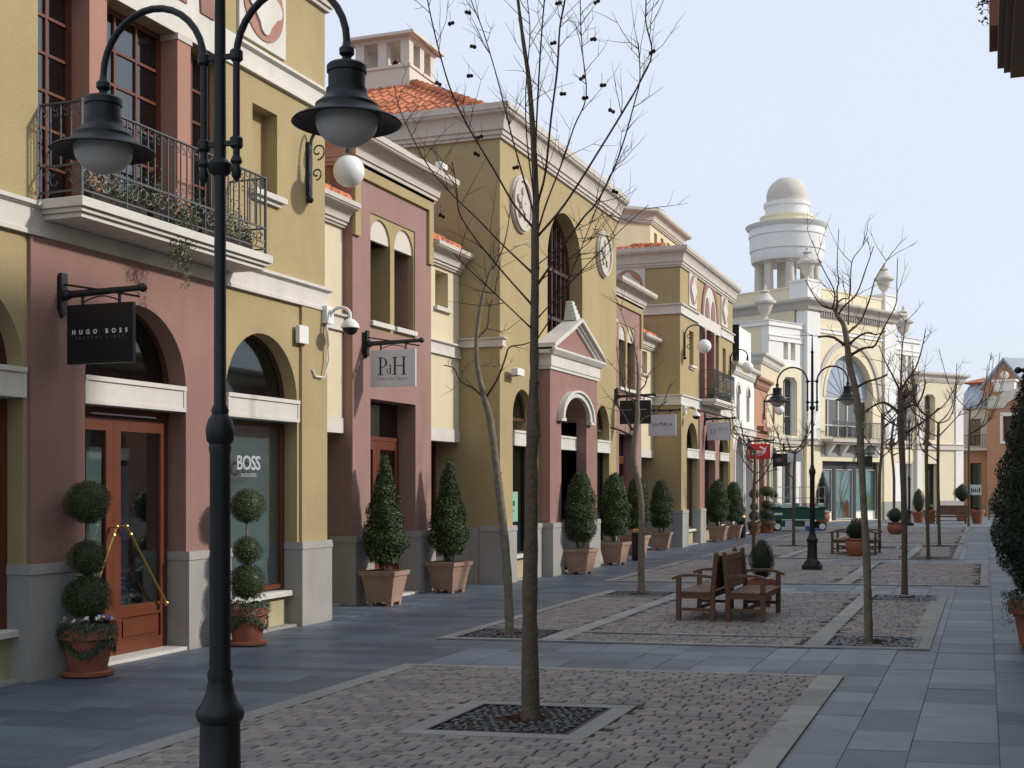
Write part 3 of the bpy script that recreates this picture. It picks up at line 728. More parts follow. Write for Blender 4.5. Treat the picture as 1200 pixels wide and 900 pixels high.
# cream clerestory that rises behind the second balcony building
fr = Frame(-9.2, 35.4); cl = thing('clerestory_block', 'cream rooftop block with row of small windows above the distant balcony building', 'building', fr.w(0, 0, 8.4))
MB(fr).poly(rect(0, 3.9, 8.35, 9.6), [rect(.45 + .8 * i, .80 + .8 * i, 8.75, 9.25) for i in range(4)], -.3, 0).box(3.7, 3.9, -5.2, -.301, 8.35, 9.6).box(-1.5, 3.7, -5.2, -5, 8.35, 9.6).build('wall', 'cream', cl)
MB(fr).hexa([fr.w(a, d, h) for h in (8.35, 9.6) for a, d in ((-2.6, -3.0), (-2.4, -3.2), (.15, -.305), (-.001, -.001))]).build('chamfer_wall', 'cream', cl)
MB(fr).box(.2, 3.7, -4.9, -.6, 8.4, 9.5).build('interior', 'dark', cl)
MB(fr).sweep(cornice(9.4, 9.82, .3), [(-2.6, -3.0), (0, 0), (3.9, 0), (3.9, -5.2)]).build('cornice', 'mould', cl)
MB(fr).hexa([fr.w(a, d, h) for h in (9.60, 9.70) for a, d in ((-2.5, -3.0), (-2.4, -5.1), (3.8, -5.1), (0, -.05))]).box(.0, 3.8, -5.1, -.05, 9.601, 9.72).build('flat_roof', 'roofmetal', cl)
tile_roof(cl, fr, -.75, 3.4, -5.0, -.6, 9.80, .5, 1.7)

# ------------------------------------------------------------------ far left row (arcade, orange house, cream house)
def far_house(Y0, Y1, X, hgt, m, label, arches, upper, cm='white', name='shop_building', trim='white', pm='plinth'):
    W = Y1 - Y0; fr = Frame(X, Y0); root = thing(name, label, 'building', fr.w(0, 0, 0)); w = .003
    holes = [arch(a0, a1, .02, 2.7) for a0, a1 in arches] + [(arch(a0, a1, h0, h1 - (a1 - a0) / 2)) for a0, a1, h0, h1 in upper]
    MB(fr).poly(rect(w, W - w, -.05, hgt), holes, -.35, 0).box(w, .25, -6, -.351, -.05, hgt).box(W - .25, W - w, -6, -.351, -.05, hgt).build('wall', m, root)
    MB(fr).box(.25, W - .25, -6, -1.1, 0, hgt - .1).build('interior', 'darkroom', root)
    for a0, a1 in arches:
        MB(fr).ring((a0 + a1) / 2, 2.7, (a1 - a0) / 2, (a1 - a0) / 2 + .14, .001, .05, n=16).box(a0 - .14, a0, .001, .05, 1.0, 2.7).box(a1, a1 + .14, .001, .05, 1.0, 2.7).build('archivolt', trim, root)
        window(root, fr, a0, a1, .05, 2.7, -.34, 2, 1, 'wood', 'glassdark', .06, name='shop_window')
    for a0, a1, h0, h1 in upper:
        window(root, fr, a0, a1, h0, h1 - .1, -.3, 1, 3, 'wood', 'glassdark', .05)
        MB(fr).ring((a0 + a1) / 2, h1 - (a1 - a0) / 2, (a1 - a0) / 2, (a1 - a0) / 2 + .09, .001, .04, n=12).build('window_surround', trim, root)
    MB(fr).sweep(cornice(hgt - .25, hgt + .15, .25), [(w, -.5), (w, 0), (W - w, 0), (W - w, -.5)]).build('cornice', cm, root)
    MB(fr).box(w, W - w, -6, -.04, hgt, hgt + .1).build('flat_roof', 'roofmetal', root)
    MB(fr).sweep(band(3.5, 3.75, .10), [(w, 0), (W - w, 0)]).build('stone_band', cm, root)
    e = [0] + [x for p in arches for x in p] + [W]
    for i in range(0, len(e), 2): plinth(root, fr, e[i] + .02, e[i + 1] - .02, .06, -.3, 1.0)
    return root, fr
ra, frA = far_house(41.63, 45.8, -7.97, 5.75, 'white2', 'small white arcade building with a black-sided raised attic, past the distant balcony building', [(.35, 1.75), (2.2, 3.6)], [(.7, 1.3, 4.0, 5.2), (2.6, 3.2, 4.0, 5.2)])
MB(frA).box(1.2, 3.6, -1.5, -.02, 5.9, 7.25).build('attic_gable', 'white2', ra)
MB(frA).box(1.17, 1.198, -1.52, .0, 5.9, 7.3).build('attic_side_panel', 'black', ra)
rb_, frBb = far_house(45.82, 48.6, -7.97, 5.6, 'orange', 'narrow orange house with dark tall arched doorway, behind the red sign', [(.7, 2.0)], [], 'brownstone', trim='white')
MB(frBb).box(.6, 2.3, -.1, .25, 3.76, 3.95).build('canopy', 'brownstone', rb_)
rc_, frCc = far_house(48.62, 53.0, -8.2, 6.75, 'cream', 'cream house with heavy cornice between the orange house and the white domed building', [(.6, 1.8), (2.5, 3.7)], [(.8, 1.4, 4.3, 5.6), (2.8, 3.4, 4.3, 5.6)])

# ------------------------------------------------------------------ white corner building with the domed lantern
fW = Frame(-7.83, 58.8, .444, .896)
def urn(par, c_, s=1.):
    MB().lathe([(.20 * s, 0), (.22 * s, .06 * s), (.10 * s, .12 * s), (.10 * s, .20 * s), (.24 * s, .36 * s), (.33 * s, .62 * s), (.36 * s, .72 * s), (.50 * s, .78 * s), (.50 * s, .88 * s), (.40 * s, .95 * s), (.27 * s, 1.12 * s), (.14 * s, 1.26 * s), (.22 * s, 1.30 * s), (.22 * s, 1.34 * s), (.07 * s, 1.42 * s), (.08 * s, 1.50 * s), (.02 * s, 1.65 * s)], c_, 14).build('urn', 'pale', par, True)
def chamfer_hole(a0, a1, h0, h1, c_=.22): return [(a0, h0), (a1, h0), (a1, h1 - c_), (a1 - c_, h1), (a0 + c_, h1), (a0, h1 - c_)]
W_ = thing('white_corner_building', 'white and cream corner building with giant arched window, stone urns and round domed lantern', 'building', fW.w(0, 0, 0))
CW = 7.75          # central block width
gl = [(1.42, 2.62), (2.92, 4.42), (4.72, 6.55)]
MB(fW).poly(rect(0, CW, -.05, 10.0), [rect(1.36, 6.62, .02, 2.88), arch(1.6, 5.8, 4.05, 5.95, 28)], -.5, 0).build('central_wall', 'cream2', W_)
for a0, a1 in ((-.05, 1.0), (CW - 1.0, CW + .05)):
    MB(fW).box(a0, a1, -.49, .12, 3.9, 9.85).build('corner_pilaster', 'white2', W_)
    MB(fW).box(a0, a1, -.49, .08, -.05, 3.6).build('lower_pilaster', 'cream2', W_)
    MB(fW).box(a0 - .02, a1 + .02, -.48, .11, -.04, .9).build('plinth', 'plinth', W_)
    MB(fW).box(a0 - .04, a1 + .04, -.85, .16, 10.42, 11.25).box(a0 - .08, a1 + .08, -.9, .20, 11.25, 11.35).build('parapet_pier', 'white2', W_)
    urn(W_, fW.w((a0 + a1) / 2, -.25, 11.35), 1.0)
pp = MB(fW).box(1.0, CW - 1.0, -.4, .02, 10.42, 11.0).box(1.0, CW - 1.0, -.45, .06, 11.0, 11.08)
for a in (2.4, 3.9, 5.2): pp.box(a, a + .2, .02, .06, 10.42, 11.0)
pp.build('parapet', 'cream2', W_)
MB(fW).box(-.05, .25, -7, -.86, 10.42, 11.0).box(-.09, .29, -7, -.86, 11.0, 11.08).box(-.08, -.05, -2.4, -2.1, 10.42, 11.0).box(-.08, -.05, -4.4, -4.1, 10.42, 11.0).build('side_parapet', 'cream2', W_)
MB(fW).sweep(cornice(9.95, 10.42, .42), [(-.05, -7), (-.05, .12), (CW + .05, .12), (CW + .05, -1)]).build('cornice', 'mould', W_)
dn = MB(fW)
for i in range(28): dn.box(1.1 + i * .2, 1.2 + i * .2, .001, .12, 9.70, 9.92)
dn.build('dentils', 'plinth', W_)
MB(fW).sweep(band(8.95, 9.15, .06), [(1.0, 0), (CW - 1.0, 0)]).build('stone_band', 'white2', W_)
MB(fW).ring(3.7, 5.95, 2.11, 2.28, -.1, .05, n=30).build('archivolt', 'cream2', W_)
MB(fW).ring(3.7, 5.95, 2.60, 2.84, .001, .08, n=30).build('archivolt', 'mould', W_)
aw = MB(fW).box(1.6, 5.8, -.45, -.35, 5.85, 6.0)
for a in (1.64, 2.4, 3.3, 4.1, 5.0, 5.76): aw.box(a - .04, a + .04, -.45, -.37, 4.05, 5.9)
aw.box(1.6, 5.8, -.45, -.37, 4.6, 4.66)
aw_ = aw.build('great_arched_window', 'white', W_)
MB(fW).box(1.6, 5.8, -.42, -.41, 4.05, 5.85).build('pane', 'glassdark').parent = aw_
fan_ = MB(fW).poly([(3.7 + 2.08 * math.cos(PI * i / 28), 6.0 + 2.03 * math.sin(PI * i / 28)) for i in range(29)], [], -.34, -.32).build('fan_blind', mat('fan_blind_fabric', (.36, .41, .48), .8, noise=.2, nscale=2.5)); fan_.parent = aw_
fr2 = MB(fW)
for q in range(9): t_ = PI * (q + .5) / 9; fr2.beam(fW.w(3.7, -.31, 6.0), fW.w(3.7 + 2.03 * math.cos(t_), -.31, 6.0 + 1.98 * math.sin(t_)), .03)
fr2.build('fan_ribs', 'roofmetal').parent = aw_
bb = MB(fW).box(1.2, 6.2, -.3, .7, 3.78, 3.92).box(1.3, 6.1, -.3, .58, 3.68, 3.78)
b_ = bb.build('balcony', 'mould', W_)
for a in (1.7, 2.9, 4.4, 5.6): MB(fW).hexa([fW.w(*p) for p in ((a - .1, .01, 3.2), (a + .1, .01, 3.2), (a + .1, .14, 3.2), (a - .1, .14, 3.2), (a - .1, .01, 3.68), (a + .1, .01, 3.68), (a + .1, .52, 3.68), (a - .1, .52, 3.68))]).build('corbel', 'white2', W_)
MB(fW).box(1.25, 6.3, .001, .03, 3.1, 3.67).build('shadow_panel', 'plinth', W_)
rl = MB(fW).beam(fW.w(1.25, .65, 4.75), fW.w(6.15, .65, 4.75), .05)
rl.beam(fW.w(1.25, .65, 4.0), fW.w(6.15, .65, 4.0), .03)
for i in range(41): rl.beam(fW.w(1.25 + .1225 * i, .65, 3.92), fW.w(1.25 + .1225 * i, .65, 4.75), .025)
rl.build('railing', 'railiron').parent = b_
for (e0, e1) in ((-2.75, -.06), (CW + .06, 10.6)): MB(fW).sweep(band(3.62, 3.85, .10), [(e0, -.12), (e1, -.12)]).build('stone_band', 'mould', W_)
for (e0, e1) in ((-.05, 1.15), (6.25, CW + .05)): MB(fW).sweep(band(3.62, 3.85, .10), [(e0, .10), (e1, .10)]).build('stone_band', 'mould', W_)
MB(fW).box(1.37, 6.61, -.46, -.30, 2.52, 2.87).build('shopfront_head', 'iron', W_)
for q in (1.37, 2.64, 4.44, 6.57): MB(fW).box(q, q + (.26 if 2 < q < 5 else .04), -.45, -.25, .02, 2.518).build('shopfront_column', 'iron', W_)
for i, (g0, g1) in enumerate(gl):
    if i != 1: MB(fW).box(g0, g1, -.42, -.30, .02, .42).build('stall_riser', 'white2', W_)
    b0 = .43 if i != 1 else .06
    w = window(W_, fW, g0, g1, b0, 2.5, -.34, 1, 1, 'white', 'glassdim', .03, name='shop_window')
    MB(fW).box(g0 + .03, g1 - .03, -.40, -.38, b0, 2.48).build('window_display', 'display', W_)
    ac_ = (g0 + g1) / 2
    for q in range(3 if i == 1 else 1):
        pb = MB(fW).poly([(ac_ - .45 + .22 * q + .5 * k / 10 + .14 * math.sin(k * .7 + q), b0 + .05 + (2.3 - b0) * k / 10) for k in range(11)] + [(ac_ - .45 + .22 * q + .5 * k / 10 + .14 * math.sin(k * .7 + q) + .03 + .07 * math.sin(PI * k / 10), b0 + .05 + (2.3 - b0) * k / 10) for k in range(10, -1, -1)], [], -.378 + .003 * q, -.37 + .003 * q)
        pb.build('display_swirl', (('dispgreen',), ('disporange', 'disptan', 'plinth'), ('dispblue',))[i][q], W_)
    if i: MB(fW).poly([(ac_ + .05, b0 + .1), (ac_ + .6, b0 + .1), (ac_ + .58, b0 + .7), (ac_ + .4, b0 + 1.0), (ac_ + .2, b0 + .75)], [], -.367, -.36).build('display_figure', ('', 'disporange', 'dispgreen')[i], W_)
# side face of the block that turns away to the left
MB(fW).box(-.05, .3, -8, -.601, -.05, 10.0).build('block_side_wall', 'cream2', W_)
# flanking pavilions
def pavilion(a0, a1, hgt, w0, w1):
    mid = (w0 + w1) / 2; d = -.12
    sm = [rect(mid - .45, mid - .08, 7.5, 8.5), rect(mid + .12, mid + .49, 7.5, 8.5)]
    MB(fW).poly(rect(a0, a1, -.05, hgt), [rect(w0, w1, .02, 2.85), chamfer_hole(w0, w1, 4.0, 6.7)] + sm, d - .38, d).build('pavilion_wall', 'white2', W_)
    MB(fW).poly(rect(max(a0 + .05, w0 - .35), min(a1 - .02, w1 + .35), 3.9, 7.2), [chamfer_hole(w0, w1, 4.0, 6.7)], d + .001, d + .05).build('window_surround', 'cream2', W_)
    MB(fW).box(a0 + .01, a1 - .01, d + .001, d + .03, 2.9, 3.6).build('cream_frieze', 'cream2', W_)
    MB(fW).sweep(band(hgt - .9, hgt - .65, .06), [(a0, d), (a1, d)]).build('stone_band', 'white2', W_)
    MB(fW).sweep(band(hgt - .22, hgt + .02, .08), [(a0, -6), (a0, d), (a1, d), (a1, -6)]).build('coping', 'white2', W_)
    window(W_, fW, w0, w1, .05, 2.85, d - .34, 2, 1, 'white', 'glassdark', .08, name='shop_window')
    window(W_, fW, w0, w1, 4.0, 6.7, d - .32, 2, 3, 'white', 'glassdark', .06)
    MB(fW).box(mid - .6, mid + .6, d - .36, d - .34, 7.3, 8.6).build('attic_light', 'plinth', W_)
    MB(fW).box(a0, w0 - .02, d + .001, d + .04, -.04, .9).build('plinth', 'plinth', W_)
    if w1 + .1 < a1: MB(fW).box(w1 + .02, a1, d + .001, d + .04, -.04, .9).build('plinth', 'plinth', W_)
pavilion(-2.75, -.06, 9.2, -1.72, -.60); pavilion(CW + .06, 10.6, 9.35, 8.75, 9.8)
urn(W_, fW.w(-2.5, -.5, 9.22), 1.0); urn(W_, fW.w(9.6, -.5, 9.37), 1.05)
MB(fW).box(-2.75, -2.45, -9, -.501, -.05, 9.2).build('pavilion_side_wall', 'cream2', W_)
MB(fW).box(10.3, 10.6, -9, -.501, -.05, 9.35).build('pavilion_side_wall', 'white2', W_)
MB(fW).box(-2.4, 10.2, -8.5, -1.4, 0, 9.0).box(.3, CW, -8, -1.4, 9.0, 10.3).build('interior', 'darkroom', W_)
# flat roofs
MB(fW).box(-2.4, 10.3, -9, -.55, 9.0, 9.15).box(0.3, CW-.3, -8, -.5, 10.1, 10.3).build('flat_roof', 'roofmetal', W_)
# domed lantern
lc = at(922, HZ, 64.0); lc.z = 0; lt = MB(); s64 = 64.0 / F
def hy(y): return EYE + (HZ - y) * s64
lt.lathe([(1.9, 8.8), (1.9, 11.4), (1.75, 11.45), (1.2, 11.45)], lc, 40)
lt.build('lantern_base', 'white2', W_, True)
for k in range(8):
    t = 2 * PI * k / 8 + .25; cc = lc + Vector((math.cos(t) * 1.42, math.sin(t) * 1.42, 0))
    MB().lathe([(.30, 11.45), (.30, 11.6), (.24, 11.65), (.22, hy(313)), (.30, hy(311)), (.30, hy(309))], cc, 14).build('lantern_column', 'pale', W_, True)
MB().lathe([(.5, 11.4), (.5, hy(309))], lc, 16).build('lantern_core', 'pale', W_)
MB().lathe([(.2, hy(309)), (1.78, hy(309)), (1.84, hy(305)), (1.84, hy(297)), (1.90, hy(296)), (1.90, hy(280)), (1.95, hy(279)), (1.92, hy(271)), (2.05, hy(269)), (2.12, hy(266)), (1.35, hy(265))], lc, 48).build('lantern_drum', 'white2', W_, True)
MB().lathe([(1.3, hy(265)), (1.32, hy(264)), (1.32, hy(258)), (1.38, hy(257)), (1.38, hy(255)), (1.1, hy(254))], lc, 40).build('lantern_tier', 'cream2', W_, True)
MB().lathe([(1.1, hy(255)), (1.10, hy(254)), (1.10, hy(244)), (1.18, hy(243)), (1.18, hy(239)), (1.0, hy(238))], lc, 40).build('lantern_neck', 'white2', W_, True)
r_ = 1.04; zc = hy(208) - r_
MB().lathe([(1.0, hy(239)), (r_ * .97, zc - .25)] + [(r_ * math.cos(t), zc + r_ * math.sin(t)) for t in [PI / 2 * i / 12 for i in range(13)]], lc, 40).build('dome', 'pale', W_, True)

# frontal low wing to the right, seen square-on
pL, pR = at(1074, HZ, 64.5), at(1128, HZ, 66.5)
fV = Frame(pL.x, pL.y, pR.x - pL.x, pR.y - pL.y); WV = (pR - pL).length
wg = thing('white_wing_building', 'low cream and white wing with single tall window, left of the orange gabled house', 'building', fV.w(0, 0, 0))
MB(fV).poly(rect(0, WV, -.05, 7.3), [rect(.72, 1.70, .02, 2.85), chamfer_hole(.62, 1.48, 4.1, 6.5, .18)], -.4, 0).box(0, .25, -7, -.401, -.05, 7.3).box(WV - .25, WV, -7, -.401, -.05, 7.3).build('wall', 'cream2', wg)
MB(fV).box(WV - .62, WV, .001, .06, -.04, 7.0).box(0, .35, .001, .06, -.04, 7.0).build('corner_pilaster', 'white2', wg)
MB(fV).sweep(cornice(7.15, 7.65, .3), [(0, -7), (0, 0), (WV, 0), (WV, -7)]).build('cornice', 'pale', wg)
MB(fV).sweep(band(3.6, 3.9, .12), [(0, 0), (WV, 0)]).build('stone_band', 'pale', wg)
MB(fV).box(.3, WV - .3, -7, -1.3, 0, 7.2).build('interior', 'darkroom', wg); MB(fV).box(.05, WV - .05, -7, -.05, 7.2, 7.4).build('flat_roof', 'roofmetal', wg)
window(wg, fV, .72, 1.70, .05, 2.85, -.35, 1, 1, 'iron', 'glassdim', .07, name='shop_window'); window(wg, fV, .62, 1.48, 4.1, 6.5, -.35, 2, 3, 'white', 'glassdark', .05)
MB(fV).box(.8, 1.62, -.5, -.48, .25, 2.5).build('window_display', 'display', wg)
MB(fV).poly([(.85, .3), (1.6, .3), (1.55, 1.4), (1.3, 1.7), (1.1, 1.2), (.9, .8)], [], -.47, -.45).build('display_figure', 'disptan', wg)
MB(fV).tube([fV.w(1.05 + .06 * math.sin(k), -.46, .8 + 1.6 * k / 8) for k in range(9)], .05, 5).build('display_swirl', 'disporange', wg)
MB(fV).box(0, .68, .001, .07, -.03, .9).box(1.76, WV, .061, .075, -.03, .9).build('plinth', 'plinth', wg)

# orange gabled house closing the street on the right
og = thing('orange_gabled_house', 'orange gabled house with grey metal roofs and small balcony, at the end of the street', 'building', at(1160, HZ, 70) * 1)
og.location.z = 0
p0, p1 = at(1125, HZ, 72.0), at(1158, HZ, 71.0); fO = Frame(p0.x, p0.y, p1.x - p0.x, p1.y - p0.y); WO = (p1 - p0).length
MB(fO).poly(rect(0, WO, -.05, 6.2), [rect(.55, 1.22, .02, 3.0), rect(.50, 1.20, 4.0, 5.55)], -.4, 0).build('wall', 'orange', og)
MB(fO).poly(rect(.0, WO, 4.0 - .3, 6.2), [rect(.50, 1.20, 4.0, 5.55)], .001, .05).build('plaster_panel', 'pale', og)
window(og, fO, .5, 1.2, 4.0, 5.55, -.2, 2, 4, 'wood', 'glassdark', .05); window(og, fO, .55, 1.22, .05, 3.0, -.3, 2, 2, 'iron', 'glassdark', .05, name='shop_window')
MB(fO).box(.55, 1.22, -.10, -.08, 1.15, 1.75).build('window_poster', 'display', og)
tb = MB(fO)
for q, h_i in ((.62, .25), (.72, .17), (.82, .20), (.93, .15), (1.05, .24)): tb.box(q, q + .07, -.0795, -.075, 1.32, 1.32 + h_i)
tb.build('poster_print', 'ink', og)
MB(fO).box(.1, 1.7, .0, .5, 3.72, 3.86).build('balcony', 'white', og)
rr = MB(fO)
for i in range(14): rr.beam(fO.w(.12 + .12 * i, .48, 3.86), fO.w(.12 + .12 * i, .48, 4.6), .02)
rr.beam(fO.w(.1, .48, 4.6), fO.w(1.7, .48, 4.6), .04); rr.build('balcony_railing', 'railiron', og)
mb = MB(fO).hexa([fO.w(*p) for p in ((-.3, .2, 6.15), (WO + .3, .2, 6.15), (WO + .3, -2.6, 7.65), (-.3, -2.6, 7.65), (-.3, .2, 6.22), (WO + .3, .2, 6.22), (WO + .3, -2.6, 7.72), (-.3, -2.6, 7.72))])
for i in range(6): a = -.2 + i * (WO + .4) / 5; mb.hexa([fO.w(*p) for p in ((a - .03, .2, 6.221), (a + .03, .2, 6.221), (a + .03, -2.6, 7.721), (a - .03, -2.6, 7.721), (a - .03, .2, 6.29), (a + .03, .2, 6.29), (a + .03, -2.6, 7.79), (a - .03, -2.6, 7.79))])
mb.build('metal_roof', 'roofmetal', og)
MB(fO).box(-.3, 2.2, -4.2, -2.6, 6.5, 7.85).hexa([fO.w(*p) for p in ((-.8, -2.4, 7.85), (2.3, -2.4, 7.85), (2.3, -4.4, 7.85), (-.8, -4.4, 7.85), (.2, -3.2, 8.15), (1.6, -3.2, 8.15), (1.6, -3.6, 8.15), (.2, -3.6, 8.15))]).build('red_roof', 'tile', og)
MB(fO).box(.05, WO, -6, -1.2, 0, 6.1).build('interior', 'darkroom', og)
q0, q1 = at(1157, HZ, 70.0), at(1215, HZ, 68.5); fG = Frame(q0.x, q0.y, q1.x - q0.x, q1.y - q0.y); WG = (q1 - q0).length
MB(fG).poly(rect(0, WG, -.05, 7.0), [arch(.82, 1.9, .02, 2.5), rect(.85, 1.9, 4.2, 5.6)], -.5, 0).build('front_wall', 'orange', og)
MB(fG).poly([(0, 6.05), (.9, 6.05), (1.1, 6.35), (1.9, 6.8), (1.9, 7.2), (.9, 6.95), (.55, 6.75), (0, 6.75)], [], .001, .09).build('scroll_moulding', 'white', og)
MB(fG).poly(rect(.7, 2.05, 4.05, 5.8), [rect(.85, 1.9, 4.2, 5.6)], .001, .06).build('window_surround', 'white2', og)
window(og, fG, .85, 1.9, 4.2, 5.6, -.3, 4, 4, 'wood', 'glassdark', .05); window(og, fG, .82, 1.9, .05, 2.5, -.4, 1, 1, 'wood', 'glassdark', .08, name='door')
MB(fG).box(.35, 1.45, -.9, .02, 7.0, 7.55).box(.25, 1.55, -.9, .12, 7.55, 7.66).build('shell_shelf', 'white2', og)
MB(fG).sphere(fG.w(.85, -.3, 7.92), .24, 14).build('shell_ornament', 'pale', og, True)
MB(fG).poly([(-.42, 6.6), (1.85, 6.6), (1.85, 7.40), (.68, 8.80), (-.42, 7.40)], [], -1.3, -.9).build('gable_wall', 'orange', og)
g2 = MB(fG)
for (a0, h0, a1, h1) in ((-.62, 7.15, .68, 8.82), (.68, 8.82, 1.98, 7.15)):
    g2.hexa([fG.w(*p) for p in ((a0, -.7, h0), (a1, -.7, h1), (a1 + 4, -7, h1), (a0 + 4, -7, h0), (a0, -.7, h0 + .16), (a1, -.7, h1 + .16), (a1 + 4, -7, h1 + .16), (a0 + 4, -7, h0 + .16))])
g2.build('gable_roof', 'roofmetal', og)
MB(fG).box(.1, WG, -7, -1.6, 0, 6.6).build('interior', 'darkroom', og)
MB(fG).box(0, WG, .001, .06, -.04, .8).build('plinth', 'plinth', og)

# ------------------------------------------------------------------ ground
K = .185                                   # the paving pattern is laid slightly skew to the facades
def sk(x, yp): return (x, yp + K * x)
def sheet(name, x0, x1, y0, y1, z, m, kind='structure'):
    mb = MB(); mb.add([(*sk(x0, y0), z), (*sk(x1, y0), z), (*sk(x1, y1), z), (*sk(x0, y1), z)], [(0, 1, 2, 3)])
    return mb.build(name, m, kind=kind)
gm = MB(); gm.add([(-400, -300, -.006), (400, -300, -.006), (400, 600, -.006), (-400, 600, -.006)], [(0, 1, 2, 3)]); gm.build('ground', 'ground', kind='structure')

panels = [(-5.25, -1.20, 1.0, 11.80), (-5.80, -.55, 13.83, 20.65), (-6.45, .05, 22.65, 29.2), (-6.45, -.6, 30.55, 37.4), (-6.45, -.6, 39.2, 45.5), (-6.45, -.6, 47.3, 54.0)]
def inside(x, yp, m=0.):
    for a, b, c_, d in panels:
        if a + m < x < b - m and c_ + m < yp < d - m: return True
    return False
rs = random.Random(3)
def put_slab(mb, x, y, w, l):
    g_ = rs.choice([.0008, .001, .0015, .003]); z = rs.uniform(-.002, .002); tz = [rs.uniform(-.0015, .0015) for _ in range(4)]
    e = .0025; c4 = [(x + g_, y + g_), (x + w - g_, y + g_), (x + w - g_, y + l - g_), (x + g_, y + l - g_)]
    i4 = [(x + g_ + e, y + g_ + e), (x + w - g_ - e, y + g_ + e), (x + w - g_ - e, y + l - g_ - e), (x + g_ + e, y + l - g_ - e)]
    pts = [(*sk(*p), -.02) for p in c4] + [(*sk(*p), z - .004 + t) for p, t in zip(c4, tz)] + [(*sk(*p), z + t) for p, t in zip(i4, tz)]
    fs = [(8, 9, 10, 11)]
    for k in (0, 4):
        for i in range(4): j = (i + 1) % 4; fs.append((k + i, k + j, k + 4 + j, k + 4 + i))
    mb.add(pts, fs)
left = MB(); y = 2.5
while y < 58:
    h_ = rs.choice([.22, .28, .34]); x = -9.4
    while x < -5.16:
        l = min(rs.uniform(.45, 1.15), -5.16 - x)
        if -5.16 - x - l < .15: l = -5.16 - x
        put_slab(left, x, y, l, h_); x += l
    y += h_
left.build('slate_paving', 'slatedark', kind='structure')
slab = MB(); x = -5.155
while x < 3.2:
    w = rs.choice([.33, .40, .46, .55]); y = 3.0 + rs.random() * .5
    lim = 58.
    while y < lim:
        l = rs.uniform(.34, .92)
        cx, cy = x + w / 2, y + l / 2
        skip = all(inside(px, py, .02) for px, py in ((x, y), (x + w, y), (x, y + l), (x + w, y + l)))
        if not skip:
            g_ = rs.choice([.0008, .001, .0015, .003]); z = rs.uniform(-.002, .002); tz = [rs.uniform(-.0015, .0015) for _ in range(4)]
            c4 = [(x + g_, y + g_), (x + w - g_, y + g_), (x + w - g_, y + l - g_), (x + g_, y + l - g_)]
            e = .0025; i4 = [(x + g_ + e, y + g_ + e), (x + w - g_ - e, y + g_ + e), (x + w - g_ - e, y + l - g_ - e), (x + g_ + e, y + l - g_ - e)]
            pts = [(*sk(*p), -.02) for p in c4] + [(*sk(*p), z - .004 + t) for p, t in zip(c4, tz)] + [(*sk(*p), z + t) for p, t in zip(i4, tz)]
            fs = [(8, 9, 10, 11)]
            for k in (0, 4):
                for i in range(4): j = (i + 1) % 4; fs.append((k + i, k + j, k + 4 + j, k + 4 + i))
            slab.add(pts, fs)
        y += l
    x += w
slab.build('slate_paving', 'slate', kind='structure')

wells = []        # tree wells (x0,x1,yp0,yp1)
def well_of(x, yp, hw=.5, hd=.55): return (x - hw, x + hw, yp - hd, yp + hd)
TREES = dict(near=(-3.14, 9.19), left_a=(-5.15, 14.33), left_b=(-5.17, 20.2), right_a=(-1.18, 14.36), right_b=(-1.20, 20.5))
wells = [well_of(-3.2, 9.18, .50, .55), well_of(-5.15, 14.40, .48, .45), well_of(-5.12, 20.05, .48, .45), well_of(-1.15, 14.42, .48, .48), well_of(-1.15, 20.05, .48, .48),
         well_of(-5.17, 31.2, .5, .5), well_of(-1.2, 31.1, .5, .5), well_of(-5.1, 36.7, .5, .5), well_of(-1.2, 37.4, .5, .45), well_of(-2.8, 36.1, .5, .5)]
def in_well(x, yp, m=0.):
    return any(a - m < x < b + m and c_ - m < yp < d + m for a, b, c_, d in wells)
strips = {1: [(-4.62, -4.42), (-1.84, -1.64)], 2: [(-4.62, -4.42), (-2.45, -2.2)], 3: [(-4.62, -4.42), (-1.84, -1.64)], 4: [(-4.62, -4.42)], 5: []}
